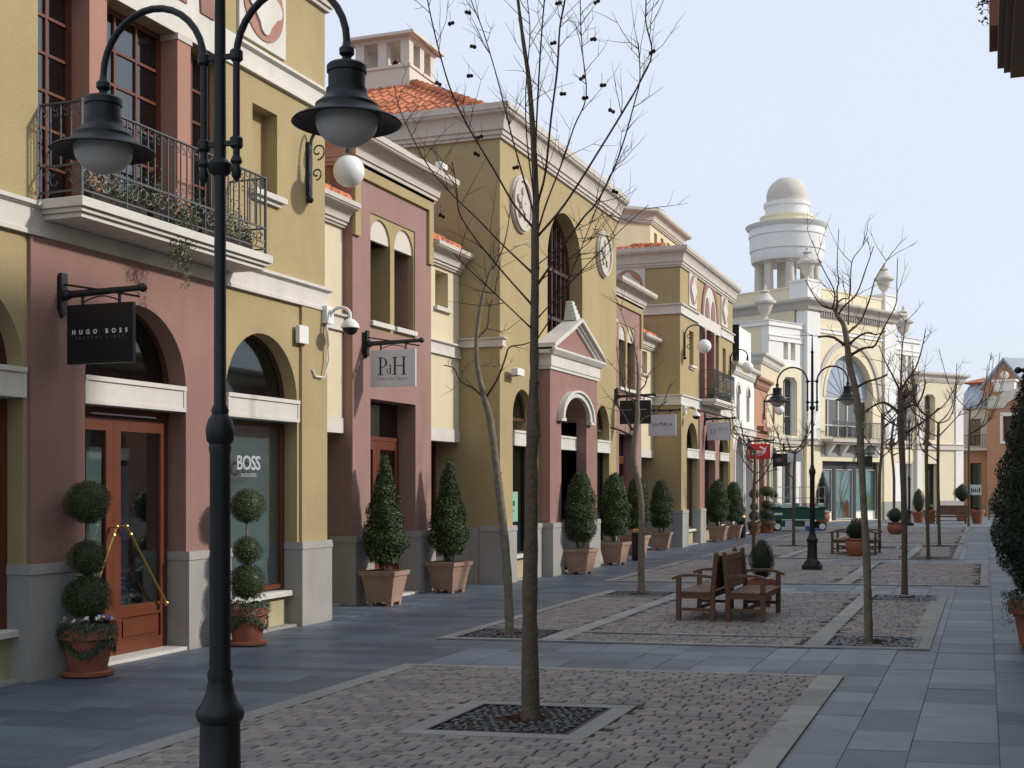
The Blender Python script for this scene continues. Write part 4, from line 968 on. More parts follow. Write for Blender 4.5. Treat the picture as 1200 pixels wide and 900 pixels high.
for pi, (a, b, c_, d) in enumerate(panels):
    sheet('joint_bed', a, b, c_, d, .0045, 'joint')
    cb = MB(); bw = .16 if pi < 2 else .24; bh = .112 if pi < 2 else .2
    row = 0; y = c_ + .10
    while y < d - .12:
        x = a + .10 + (bw / 2 if row % 2 else 0) + rs.uniform(-.02, .02)
        while x < b - .14:
            w = bw * rs.uniform(.88, 1.10)
            cx, cy = x + w / 2, y + bh / 2
            st = any(s0 - .04 < cx < s1 + .04 for s0, s1 in strips.get(pi, []))
            if not in_well(cx, cy, .17) and not st and not (pi == 1 and abs(cy - 14.75) < .1 and -4.4 < cx < -1.86) and cx + w / 2 < b - .1:
                g_ = .006; e = .010 if pi < 2 else .008; z = .016 + rs.uniform(-.003, .003)
                x0, x1, y0, y1 = x + g_, x + w - g_, y + g_, y + bh - g_
                j = lambda: rs.uniform(-.003, .003)
                c4 = [(x0 + j(), y0 + j()), (x1 + j(), y0 + j()), (x1 + j(), y1 + j()), (x0 + j(), y1 + j())]
                mx, my = sum(p[0] for p in c4) / 4, sum(p[1] for p in c4) / 4
                i4 = [(p[0] + (e if p[0] < mx else -e), p[1] + (e if p[1] < my else -e)) for p in c4]
                pts = [(*sk(*p), .004) for p in c4] + [(*sk(*p), z - .006) for p in c4] + [(*sk(*p), z + rs.uniform(-.0015, .0015)) for p in i4]
                fs = [(8, 9, 10, 11)]
                for k in (0, 4):
                    for i in range(4): jj = (i + 1) % 4; fs.append((k + i, k + jj, k + 4 + jj, k + 4 + i))
                cb.add(pts, fs)
            x += w
        y += bh; row += 1
    cb.build('cobbled_paving', 'cobble', kind='structure')
    # granite borders laid as separate blocks
    bb = MB()
    def blocks(x0, x1, y0, y1, z=.018, L_=.8):
        lx, ly = x1 - x0, y1 - y0; n = max(1, int(max(lx, ly) / L_)); 
        for i in range(n):
            if lx > ly: q = (x0 + lx * i / n + .002, x0 + lx * (i + 1) / n - .002, y0, y1)
            else: q = (x0, x1, y0 + ly * i / n + .002, y0 + ly * (i + 1) / n - .002)
            zz = z + rs.uniform(-.001, .001)
            bb.add([(*sk(q[0], q[2]), .003), (*sk(q[1], q[2]), .003), (*sk(q[1], q[3]), .003), (*sk(q[0], q[3]), .003),
                    (*sk(q[0], q[2]), zz), (*sk(q[1], q[2]), zz), (*sk(q[1], q[3]), zz), (*sk(q[0], q[3]), zz)], [(3, 2, 1, 0), (4, 5, 6, 7), (0, 1, 5, 4), (1, 2, 6, 5), (2, 3, 7, 6), (3, 0, 4, 7)])
    bo = .12 if pi else .18
    blocks(a, a + bo, c_, d); blocks(b - .02 - (.2 if pi < 2 else .12), b, c_, d)
    blocks(a + bo, b - .23, c_, c_ + .09); blocks(a + bo, b - .23, d - .09, d)
    for s0, s1 in strips.get(pi, []): blocks(s0, s1, c_ + .09, d - .09)
    if pi == 1: blocks(-4.42, -1.84, 14.72, 14.79)
    for wa, wb, wc, wd in wells:
        if a < wa + .1 and wb - .1 < b and c_ - .2 < wc and wd < d + .3:
            t = .15 if pi == 0 else .08
            blocks(wa - t, wb + t, wc - t, wc, .020); blocks(wa - t, wb + t, wd, wd + t, .020); blocks(wa - t, wa, wc, wd, .020); blocks(wb, wb + t, wc, wd, .020)
    bb.build('granite_border', 'border', kind='structure')

def tree_well(i, label, pebbles):
    a, b, c_, d = wells[i]; mx, my = (a + b) / 2, (c_ + d) / 2
    root = thing('tree_grate' if not pebbles else 'pebble_bed', label, 'tree grate' if not pebbles else 'pebble bed', (*sk(mx, my), 0), 'square beds round the street trees')
    mb = MB(); mb.add([(*sk(a, c_), .007), (*sk(b, c_), .007), (*sk(b, d), .007), (*sk(a, d), .007)], [(0, 1, 2, 3)]); mb.build('soil', 'soil', root)
    fb = MB(); zz = .022; t = .02
    for q in ((a, b, c_, c_ + t), (a, b, d - t, d), (a, a + t, c_ + t, d - t), (b - t, b, c_ + t, d - t)):
        fb.hexa([Vector((*sk(q[0], q[2]), .006)), Vector((*sk(q[1], q[2]), .006)), Vector((*sk(q[1], q[3]), .006)), Vector((*sk(q[0], q[3]), .006)), Vector((*sk(q[0], q[2]), zz)), Vector((*sk(q[1], q[2]), zz)), Vector((*sk(q[1], q[3]), zz)), Vector((*sk(q[0], q[3]), zz))])
    fb.build('frame', 'iron', root)
    pb = MB(); n = 330 if i == 0 else (240 if i < 5 else 80)
    if pebbles:
        for _ in range(n):
            x_, y_ = rs.uniform(a + .05, b - .05), rs.uniform(c_ + .05, d - .05)
            if math.hypot(x_ - mx, y_ - my) < .16: continue
            r = rs.uniform(.018, .038); pb.lathe([(.0, 0), (r, .006), (r * .9, .016), (r * .3, .024)], (*sk(x_, y_), .006), 7)
        pb.build('pebbles', 'pebble', root, kind='stuff')
    else:
        # cast-iron pattern of short curved ribs
        for gx in range(13):
            for gy in range(14):
                x_ = a + .05 + (b - a - .1) * (gx + .5 * (gy % 2) + .25) / 13; y_ = c_ + .05 + (d - c_ - .1) * (gy + .5) / 14
                if math.hypot(x_ - mx, y_ - my) < .17: continue
                t_ = rs.uniform(0, PI); l_ = .034; x_ += rs.uniform(-.012, .012); y_ += rs.uniform(-.012, .012)
                l_ *= rs.uniform(.6, 1.1)
                p = [Vector((*sk(x_ + math.cos(t_) * l_ * s_ - math.sin(t_) * .010 * (1 - s_ * s_), y_ + math.sin(t_) * l_ * s_ + math.cos(t_) * .010 * (1 - s_ * s_)), .016)) for s_ in (-1, 0, 1)]
                pb.tube(p, [.006, rs.uniform(.010, .017), .006], 5)
        pb.build('grate', mat('worn_cast_iron', (.10, .105, .115), .55, noise=.4, nscale=14, spec=.5) if i == 0 else bpy.data.materials['worn_cast_iron'], root)
    mu = MB()
    for _ in range(260 if i < 5 else 60):
        t_ = rs.uniform(0, 2 * PI); r = .17 * math.sqrt(rs.random()); c3 = Vector((*sk(mx + r * math.cos(t_), my + r * math.sin(t_)), .012 + .03 * (1 - r / .17) * rs.random()))
        mu.leaf(c3, Vector((rs.uniform(-.6, .6), rs.uniform(-.6, .6), 1)), rs.uniform(.02, .045), rs)
    mu.build('mulch', 'mulch', root, kind='stuff')
tree_well(0, 'iron tree grate round the large plane tree nearest the camera', False)
tree_well(1, 'iron tree grate round the crooked tree in front of the pedimented building', False)
tree_well(2, 'iron tree grate round the knobbly tree left of the pair of benches', False)
tree_well(3, 'bed of loose grey pebbles round the pale trunk right of the benches', True)
tree_well(4, 'bed of loose pebbles round the dark pollarded tree behind the pale trunk', True)
for i, l in ((5, 'iron tree grate left of the further lamp post'), (6, 'iron tree grate in front of the far right cobbles'), (7, 'iron tree grate far off in front of the green kiosk'), (8, 'iron tree grate furthest along the right row'), (9, 'iron tree grate beside the far bench and round pot')): tree_well(i, l, False)

# ------------------------------------------------------------------ street lamps
def make_lamp():
    root = thing('street_lamp', 'two-armed black street lamp nearest the camera, cut off by the photo edges', 'street lamp', (0, 0, 0), 'twin arm street lamps')
    MB().bevbox(-.185, .185, -.185, .185, 0, .12, .015).lathe([(.175, .12), (.165, .16), (.115, .215), (.102, .235), (.098, .57), (.112, .585), (.119, .61), (.114, .635), (.092, .665), (.070, .72), (.058, .78), (.063, .80), (.060, .83)], (0, 0, 0), 32).build('base', 'lampiron', root, True)
    MB().lathe([(.052, .82), (.050, 1.9), (.056, 1.93), (.053, 1.95), (.066, 1.97), (.071, 2.02), (.060, 2.07), (.040, 2.10), (.044, 2.12), (.031, 2.15), (.028, 3.28), (.052, 3.30), (.060, 3.34), (.030, 3.37), (.025, 4.45), (.04, 4.47), (.02, 4.5), (.012, 4.75), (.004, 4.85)], (0, 0, 0), 24).build('pole', 'lampiron', root, True)
    for s_ in (-1, 1):
        ax = .095; R_ = (.71 - ax) / 2; zc = 3.86
        pts = [Vector((s_ * ax, 0, 3.36))] + [Vector((s_ * ax, 0, z)) for z in (3.5, 3.7)]
        pts += [Vector((s_ * (ax + R_ - R_ * math.cos(PI * i / 16)), 0, zc + R_ * math.sin(PI * i / 16))) for i in range(17)] + [Vector((s_ * .71, 0, 3.80))]
        arm = MB().tube(pts, .0175, 12)
        for z in (3.44, 3.87): arm.lathe([(.022, -.03), (.032, -.02), (.032, .02), (.022, .03)], (s_ * ax, 0, z), 12); arm.beam((0, 0, z), (s_ * ax, 0, z), .022)
        arm.lathe([(.005, -.11), (.022, -.09), (.026, -.06), (.018, -.03), (.03, -.015), (.022, .01)], (s_ * ax, 0, 3.36), 12)
        a_ = arm.build('arm', 'lampiron', root, True)
        lx = (s_ * .71, 0, 0)
        h_ = MB().lathe([(.018, 3.86), (.022, 3.84), (.036, 3.825), (.036, 3.80), (.02, 3.785), (.03, 3.765), (.085, 3.75), (.095, 3.74), (.095, 3.71), (.088, 3.705), (.088, 3.635), (.098, 3.63), (.098, 3.615), (.10, 3.60), (.125, 3.575), (.150, 3.555), (.150, 3.54), (.155, 3.535), (.170, 3.52), (.254, 3.480), (.262, 3.470), (.254, 3.466), (.15, 3.50), (.02, 3.51)], lx, 36)
        hd = h_.build('lamp_shade', 'lampiron', root, True)
        g_ = MB().lathe([(.148, 3.505), (.150, 3.485)] + [(.150 * math.cos(PI / 2 * i / 10), 3.485 - .128 * math.sin(PI / 2 * i / 10)) for i in range(1, 11)], lx, 32).build('glass_bowl', 'bowl', None, True); g_.parent = hd
    return root
lamp = make_lamp(); lamp.location = (-3.55, 5.22, 0)
dup(lamp, (-3.32, 25.9, 0), 0, 1, 'two-armed black street lamp standing past the wooden benches, whole from base to tip')
dup(lamp, (-3.05, 55.5, 0), 0, 1, 'tiny far street lamp standing in front of the white domed building')

def wall_lantern(X, Y, label, z=5.63, right=1):
    root = thing('wall_lantern', label, 'wall lantern', (X, Y, z), 'globe lanterns on wrought brackets')
    mb = MB(); mb.box(X, X + .05, Y - .04, Y + .04, z - .25, z + .42); mb.sphere((X + .04, Y, z - .30), .045, 10)
    pts = [Vector((X + .05 + .27 - .27 * math.cos(PI * i / 14), Y, z + .40 + .22 * math.sin(PI * i / 14))) for i in range(15)]
    mb.tube(pts, .020, 8); mb.tube([pts[-1], pts[-1] - Vector((0, 0, .16))], [.03, .045], 8)
    for (cx, cz, r) in ((.15, .30, .11), (.13, .02, .08)):
        mb.tube([Vector((X + cx + r * (1 - i / 22) * math.cos(-PI / 2 + i * .42), Y, z + cz + r * (1 - i / 22) * math.sin(-PI / 2 + i * .42))) for i in range(18)], .011, 6)
    mb.build('bracket', 'iron', root, True)
    MB().sphere((X + .59, Y, z + .01), .195, 28).build('globe', 'globe', root, True)
wall_lantern(XW, 13.62, 'white globe lantern on the upper wall of the nearest yellow shop, beyond the balcony')
wall_lantern(XW, 34.40, 'white globe lantern at the near end of the distant balcony building')
wall_lantern(XW, 41.15, 'white globe lantern at the far end of the distant balcony building')
wall_lantern(XW, 47.9, 'small far globe lantern above the red sign', 4.6)

# ------------------------------------------------------------------ hanging signs
def sign(Xw, Y, top, label, m, content=None, group='hanging shop signs', w=.73, h=.54, off=.12):
    root = thing('hanging_sign', label, 'shop sign', (Xw, Y, top), group)
    z = top + .11; x0 = Xw + off; x1 = x0 + w
    mb = MB()
    mb.box(Xw, Xw + .04, Y - .055, Y + .055, z - .15, z + .16); mb.box(Xw + .04, Xw + .075, Y - .04, Y + .04, z - .19, z + .19)
    mb.lathe([(.0, -.23), (.03, -.2), (.02, -.17)], (Xw + .03, Y, z), 8)
    mb.tube([Vector((Xw + .05, Y, z - .01)), Vector((x1 + .06, Y, z + .01))], [.036, .026], 10); mb.sphere((x1 + .09, Y, z + .012), .042, 12); mb.sphere((Xw + .10, Y, z - .01), .052, 10)
    mb.tube([Vector((Xw + .06, Y, z + .09)), Vector((x0 + w * .45, Y - .02, z + .02)), Vector((x1 + .07, Y - .02, z - .07))], .010, 6)
    for u in (.22, .78): mb.box(x0 + w * u - .011, x0 + w * u + .011, Y - .011, Y + .011, top - .03, z)
    mb.tube([Vector((x0 + w * (.22 + .56 * i / 8), Y, top + .02 + .05 * math.sin(PI * i / 8))) for i in range(9)], .007, 5)
    mb.build('bracket', 'iron', root, True)
    MB().bevbox(x0, x1, Y - .02, Y + .02, top - h, top, .004).build('board', m, root)
    ux, uy = Vector((1, 0, 0)), Vector((0, 0, 1)); o = Vector((x0 + w / 2, Y - .021, top - h / 2))
    if content: content(root, o, ux, uy)
    return root
def lines(mb, o, ux, uy, n, w, h, y0, gap):
    for i in range(n):
        x = -w / 2 + .0
        while x < w / 2:
            l = rs.uniform(.015, .05); mb.hexa([o + ux * p[0] + uy * (y0 - gap * i + p[1]) + Vector((0, p[2], 0)) for p in ((x, 0, 0), (min(x + l, w / 2), 0, 0), (min(x + l, w / 2), 0, -.002), (x, 0, -.002), (x, h, 0), (min(x + l, w / 2), h, 0), (min(x + l, w / 2), h, -.002), (x, h, -.002))])
            x += l + .012
def c_boss(root, o, ux, uy):
    t = MB(); text_mb(t, 'HUGO BOSS', o - uy * .0, ux, uy, .056, .0016, space=2.35); t.build('lettering', 'letter', root)
    t = MB(); text_mb(t, 'FACTORY STORE', o - uy * .045, ux, uy, .032, 0, space=2.5); t.build('small_lettering', 'greyletter', root)
def strokes(mb, o, ux, uy, polys):
    for pl in polys:
        n = len(pl)
        pts = [o + ux * a + uy * b for a, b in pl] + [o + ux * a + uy * b + Vector((0, -.002, 0)) for a, b in pl]
        mb.add(pts, [tuple(range(n)), tuple(range(n, 2 * n))] + [(i, (i + 1) % n, (i + 1) % n + n, i + n) for i in range(n)])
def bar(x0, y0, x1, y1): return [(x0, y0), (x1, y0), (x1, y1), (x0, y1)]
def arcs(cx, cy, rx, ry, t, a0, a1, n=14):
    """variable-thickness bowl stroke as quads: thin at the ends, thick in the middle"""
    out = []
    for i in range(n):
        qs = []
        for k in (i, i + 1):
            u = a0 + (a1 - a0) * k / n; th = t * (.25 + .75 * abs(math.cos(u)))
            qs.append(((cx + (rx) * math.cos(u), cy + ry * math.sin(u)), (cx + (rx - th) * math.cos(u), cy + (ry - t * .3) * math.sin(u))))
        out.append([qs[0][0], qs[1][0], qs[1][1], qs[0][1]])
    return out
def c_pdh(root, o, ux, uy):
    t = MB(); P_ = []
    # P
    P_ += [bar(-.215, -.09, -.185, .155), bar(-.245, -.10, -.155, -.088), bar(-.245, .150, -.185, .162)] + arcs(-.19, .085, .10, .077, .03, -PI / 2, PI / 2)
    # H
    P_ += [bar(.02, -.09, .05, .155), bar(.165, -.09, .195, .155), bar(-.005, -.10, .075, -.088), bar(.14, -.10, .22, -.088), bar(-.005, .150, .075, .162), bar(.14, .150, .22, .162), bar(.05, .025, .165, .037)]
    # small d
    P_ += [bar(-.045, -.085, -.030, .05), bar(-.06, .045, -.030, .052)] + arcs(-.065, -.045, .032, .042, .014, 0, 2 * PI, 18)
    strokes(t, o, ux, uy, P_); t.build('monogram', 'ink', root)
    t = MB(); text_mb(t, 'Pedro del Hierro', o - uy * .175, ux, uy, .072, 0); t.build('small_lettering', 'greyink', root)
def c_perla(root, o, ux, uy):
    t = MB(); text_mb(t, 'LA PERLA', o - uy * .02, ux, uy, .125, 0, space=1.02)
    t.build('lettering', 'ink', root)
def c_emblem(root, o, ux, uy):
    t = MB(); strokes(t, o, ux, uy, [q for r in (.09, .06) for q in arcs(-.17, -.01, r, r * 1.1, .018, 0, 2 * PI, 18)]); t.build('emblem', 'goldink', root)
    t = MB(); lines(t, o + ux * .12, ux, uy, 1, .30, .035, .06, .05); lines(t, o + ux * .12, ux, uy, 1, .30, .022, 0, .05); t.build('lettering', 'greyink', root)
def c_black(root, o, ux, uy):
    t = MB(); lines(t, o - ux * .2, ux, uy, 1, .25, .03, .04, .05); t.build('blue_lettering', 'dispblue', root)
    t = MB(); lines(t, o + ux * .14, ux, uy, 1, .25, .025, .045, .05); t.build('lettering', 'greyink', root)
def c_cat(root, o, ux, uy):
    t = MB(); s = .92
    cat = [(.0, .17), (.03, .205), (.07, .20), (.12, .165), (.17, .14), (.215, .115), (.245, .15), (.30, .205), (.285, .145), (.25, .09), (.235, .06), (.27, -.02), (.245, -.03), (.20, .03), (.17, .06), (.10, .10), (.055, .135), (.03, .15)]
    strokes(t, o, ux, uy, [[(a * s - .02, b * s) for a, b in cat]]); t.build('cat_emblem', 'letter', root)
    t = MB(); text_mb(t, 'PUMA', o - uy * .085 - ux * .05, ux, uy, .17, .008); t.build('lettering', 'letter', root)
    t = MB(); lines(t, o - ux * .05, ux, uy, 1, .42, .02, -.14, .05); t.build('small_lettering', 'signwhite', root)
def c_crest(root, o, ux, uy):
    t = MB(); strokes(t, o, ux, uy, [q for r in (.13, .07) for q in arcs(0, 0, r, r * .8, .035, 0, 2 * PI, 18)] + [bar(-.02, -.04, .02, .04)]); t.build('emblem', 'disptan', root)
sign(XW, 9.14, 3.39, 'square black sign with small white lettering, hanging over the nearest shop door', 'black', c_boss)
sign(-8.60, 16.33, 3.73, 'pale grey sign with tall dark letters P d H, hanging on the narrow pink house', 'signwhite', c_pdh)
sign(XW, 27.45, 3.68, 'square black sign behind the knobbly tree, at the end of the pedimented building', 'black', c_black)
sign(-8.60, 31.3, 3.56, 'pale grey sign reading LA PERLA in front of the shaded yellow wall', 'signwhite', c_perla, off=.42)
sign(XW, 37.0, 3.63, 'pale blue-grey sign with round gold emblem under the distant balcony', 'signwhite', c_emblem)
sign(XW, 44.2, 3.2, 'bright red sign with white leaping cat', 'red', c_cat)
sign(-8.55, 52.2, 3.05, 'small dark sign with orange crest, right of the bright red sign', 'darkblue', c_crest)
sign(-8.35, 55.2, 3.3, 'small pale blank sign beside the further lamp post, before the white domed building', 'signwhite', None)
sign(-6.0, 62.6, 3.15, 'small far black sign over the cyan shop windows of the white domed building', 'black', None)

# ------------------------------------------------------------------ CCTV and wall boxes
def dome_cam(X, Y, z, label):
    root = thing('dome_camera', label, 'security camera', (X, Y, z), 'dome security cameras')
    MB().box(X, X + .10, Y - .10, Y + .08, z + .02, z + .24).build('mount', 'plasticwhite', root)
    MB().tube([Vector((X + .10, Y, z + .12))] + [Vector((X + .10 + .14 - .14 * math.cos(PI * i / 10), Y, z + .12 + .10 * math.sin(PI * i / 10))) for i in range(11)] + [Vector((X + .38, Y, z + .06))], .022, 10).build('arm', 'plasticwhite', root, True)
    MB().lathe([(.03, .07), (.06, .055), (.105, .01), (.12, -.03), (.12, -.05), (.10, -.052)], (X + .38, Y, z), 24).build('housing', 'plasticwhite', root, True)
    MB().lathe([(.10, -.05)] + [(.10 * math.cos(PI / 2 * i / 8), -.05 - .09 * math.sin(PI / 2 * i / 8)) for i in range(9)], (X + .38, Y, z), 24).build('dome', 'black', root, True)
dome_cam(-7.96, 14.02, 3.80, 'white dome security camera between the nearest yellow shop and the narrow pink house')
dome_cam(-7.96, 34.25, 3.72, 'white dome security camera beside the LA PERLA sign')
jb = thing('junction_box', 'white square junction box with hanging cable on the yellow wall below the near dome camera', 'junction box', (-7.93, 13.75, 3.6))
MB().bevbox(-7.935, -7.88, 13.28, 13.50, 3.50, 3.72, .01).build('cover', 'plasticwhite', jb)
MB().tube([Vector((-7.90, 13.98, 3.82)), Vector((-7.86, 13.98, 3.35)), Vector((-7.89, 13.9, 3.12)), Vector((-7.91, 13.72, 3.12)), Vector((-7.92, 13.66, 3.2))], .014, 8).build('cable', 'plasticwhite', jb, True)
bc = thing('box_camera', 'small white box camera on the pedimented building, right of the crooked tree', 'security camera', (-7.9, 20.6, 3.75))
MB().box(-7.97, -7.80, 20.60, 20.66, 3.68, 3.72).build('bracket', 'plinth', bc); MB().bevbox(-7.86, -7.74, 20.5, 20.85, 3.70, 3.83, .02).build('housing', 'plasticwhite', bc)
fl = thing('roof_floodlight', 'small floodlight on the cornice corner of the narrow pink house', 'floodlight', (-8.3, 18.6, 6.86))
MB().tube([Vector((-8.35, 18.55, 6.85)), Vector((-8.35, 18.55, 6.95))], .012, 6).build('stem', 'iron', fl); MB().bevbox(-8.42, -8.28, 18.47, 18.66, 6.93, 7.04, .02).build('housing', 'plasticwhite', fl)

# ------------------------------------------------------------------ plants
def foliage(mb, c, prof, n, size, seed=1, jitter=.08, lump=.06):
    """leaves through the outer volume of a body of revolution; prof(u)->(r,z)"""
    r_ = random.Random(seed); ph = [r_.uniform(0, 6.28) for _ in range(6)]; k = 0
    rmax = max(prof(i / 20)[0] for i in range(21))
    while k < n:
        u = r_.random(); r, z = prof(u)
        if r_.random() > r / rmax + .05: continue
        t = r_.uniform(0, 2 * PI)
        lum = 1 + lump * (math.sin(3 * t + ph[0] + z * 7) + math.sin(5 * t + ph[1] - z * 11) * .7 + math.sin(9 * z * 2 + ph[2] + t))
        rr = r * lum * (1 - jitter * 2.2 * r_.random() ** 1.6) + r_.uniform(0, jitter * .25)
        p = Vector((c[0] + rr * math.cos(t), c[1] + rr * math.sin(t), c[2] + z + r_.uniform(-.02, .02)))
        nrm = Vector((math.cos(t), math.sin(t), .45)) + Vector((r_.uniform(-.9, .9), r_.uniform(-.9, .9), r_.uniform(-.9, .9)))
        mb.leaf(p, nrm, size * r_.uniform(.6, 1.25), r_); k += 1
def core(mb, c, prof, f=.78, n=14):
    mb.lathe([(max(.003, prof(i / 12)[0] * f), prof(i / 12)[1]) for i in range(13)], c, n)
def ball_prof(r, sz=1.): return lambda u: (r * math.sin(PI * u), -r * sz * math.cos(PI * u))

def make_topiary(label, s=1., dims=((1.59, .195), (1.08, .16), (.72, .205))):
    root = thing('topiary_pot', label, 'topiary', (0, 0, 0), 'three-ball topiaries in terracotta pots')
    MB().lathe([(.20, 0), (.235, .015), (.24, .045), (.205, .05)], (0, 0, 0), 32).build('saucer', 'terra', root, True)
    MB().lathe([(.165, .04), (.17, .05), (.225, .34), (.25, .345), (.255, .37), (.25, .44), (.225, .445), (.215, .40)], (0, 0, 0), 32).build('pot', 'terra', root, True)
    MB().lathe([(.22, .395), (.15, .42), (.01, .43)], (0, 0, 0), 20).build('soil', 'soil', root)
    MB().tube([Vector((0, 0, .4)), Vector((.01, .01, .9)), Vector((-.005, 0, 1.3)), Vector((0, 0, 1.6))], [.022, .018, .015, .01], 8).build('stem', 'barkpale', root)
    for i, (h, r) in enumerate(dims):
        mb = MB(); pr = ball_prof(r, .92); foliage(mb, (0, 0, h), pr, int(5200 * (r / .2) ** 2), .020, 11 + i, .12, .055); core(mb, (0, 0, h), pr, .86)
        mb.build('foliage_ball', 'box', root)
    iv = MB(); r_ = random.Random(5)
    for _ in range(1700):
        t = r_.uniform(0, 2 * PI); d_ = abs(r_.gauss(0, .07)); sw = .5 + .5 * math.sin(t * 2 + 1)
        iv.leaf(Vector(((.20 + r_.uniform(0, .09)) * math.cos(t), (.20 + r_.uniform(0, .09)) * math.sin(t), .50 - d_ - .14 * sw * r_.random())), Vector((math.cos(t), math.sin(t), .3)), r_.uniform(.02, .042), r_)
    for _ in range(1300):           # swag of ivy round the pot
        t = r_.uniform(0, 2 * PI); z = .27 + .06 * math.cos(3 * t) + r_.gauss(0, .018)
        iv.leaf(Vector(((.235 + r_.uniform(-.01, .02)) * math.cos(t), (.235 + r_.uniform(-.01, .02)) * math.sin(t), z)), Vector((math.cos(t), math.sin(t), .1)), r_.uniform(.02, .035), r_)
    iv.build('ivy', 'ivy', root)
    for nm, cnt in (('flowerw', 22), ('flowerb', 18)):
        fb = MB()
        for _ in range(cnt // 2):
            t = r_.uniform(-2.4, .9) if nm == 'flowerw' else r_.uniform(-PI, PI); q = Vector((.21 * math.cos(t), .21 * math.sin(t), .51 + r_.uniform(0, .05)))
            for k in range(7): fb.leaf(q + Vector((r_.uniform(-.015, .015), r_.uniform(-.015, .015), r_.uniform(-.01, .01))), Vector((math.cos(t), math.sin(t), 1) ), .034, r_)
        fb.build('flowers', nm, root, kind='stuff')
    return root
tp = make_topiary('three-ball topiary in ivy-hung terracotta pot, left of the nearest wooden shop door'); tp.location = (-7.70, 9.22, 0)
dup(tp, (-7.54, 11.60, 0), 1.2, (.92, .92, .955), 'three-ball topiary in terracotta pot, half hidden behind the near lamp post')
dup(tp, (-7.6, 43.7, 0), .4, (.9, .9, .9), 'far topiary in terracotta pot, left one of the pair by the white arcade')
dup(tp, (-7.45, 45.4, 0), 2.4, (1.25, 1.25, .95), 'far bushier topiary in terracotta pot, just left of the green kiosk')
dup(tp, (-7.7, 48.6, 0), 3.4, (.8, .8, .85), 'far topiary whose top ball shows just above the green kiosk')

def make_cone(label, kind):
    root = thing('laurel_planter', label, 'potted shrub', (0, 0, 0), 'clipped laurels in square terracotta planters')
    mb = MB(); b0, b1 = .185, .255
    mb.hexa([Vector((x * k, y * k, z)) for z, k in ((.05, b0), (.44, b1)) for x, y in ((-1, -1), (1, -1), (1, 1), (-1, 1))])
    for sx in (-1, 1):
        for sy in (-1, 1): mb.hexa([Vector((sx * b0 * a * k, sy * b0 * b * k, z)) for z, k in ((0, .98), (.052, 1.0)) for a, b in ((.6, .6), (1, .6), (1, 1), (.6, 1))])
    mb.hexa([Vector((x * k, y * k, z)) for z, k in ((.435, .275), (.50, .285)) for x, y in ((-1, -1), (1, -1), (1, 1), (-1, 1))])
    mb.hexa([Vector((x * k, y * k, z)) for z, k in ((.37, .249), (.385, .252)) for x, y in ((-1, -1), (1, -1), (1, 1), (-1, 1))])
    mb.build('planter', 'terra2', root)
    MB().box(-.24, .24, -.24, .24, .49, .503).build('soil', 'soil', root)
    st = MB(); r_ = random.Random(9)
    for i in range(9):
        t = r_.uniform(0, 6.28); st.tube([Vector((.05 * math.cos(t), .05 * math.sin(t), .48)), Vector((.12 * math.cos(t), .12 * math.sin(t), .75)), Vector((.16 * math.cos(t + .2), .16 * math.sin(t + .2), 1.0))], [.012, .009, .006], 6)
    st.build('stems', 'bark', root)
    if kind == 'cone': pr = lambda u: ((.29 * (1 - (max(0, (u - .16)) / .84) ** 1.25)) * min(1, .55 + u * 3) + .012, .62 + 1.56 * u)
    else: pr = lambda u: (.28 * (1 - max(0, (u - .28) / .72) ** 2.1) ** .62 * min(1, .6 + u * 2.4) + .02, .64 + 1.36 * u)
    f_ = MB(); foliage(f_, (0, 0, 0), pr, 8600, .046, 21 if kind == 'cone' else 33, .15, .075); core(f_, (0, 0, 0), pr, .70)
    f_.build('foliage', 'laurel', root)
    return root
c1 = make_cone('cone-clipped laurel in square planter, nearest one, by the narrow pink house door', 'cone'); c1.location = (-8.18, 16.18, 0); c1.rotation_euler.z = .05
dup(c1, (-8.16, 18.45, 0), 1.4, (1.0, 1.0, 1.0), 'cone-clipped laurel in square planter, second from the camera, before the cream strip')
c2 = make_cone('round-topped laurel in square planter before the pink portico', 'round'); c2.location = (-7.42, 23.15, 0); c2.rotation_euler.z = -.06
for (x, y, rz, sc, l) in ((-7.58, 26.1, 1.5, (1.02, 1.02, 1.0), 'broad round-topped laurel in planter, right-hand arch of the pedimented building'),
                          (-8.14, 30.0, 3.1, (1., 1., .97), 'laurel in planter hidden behind the knobbly tree and the black litter bin'),
                          (-8.14, 32.5, .1, (1.0, 1.0, .94), 'laurel in planter beside the shaded yellow wall under the LA PERLA sign'),
                          (-7.68, 37.8, 1.6, (1.05, 1.05, .95), 'left laurel of the far pair in planters under the distant balcony'),
                          (-7.55, 39.6, 3.2, (1.0, 1.0, .92), 'right laurel of the far pair in planters, next to the far litter bin')):
    dup(c2, (x, y, 0), rz, sc, l)

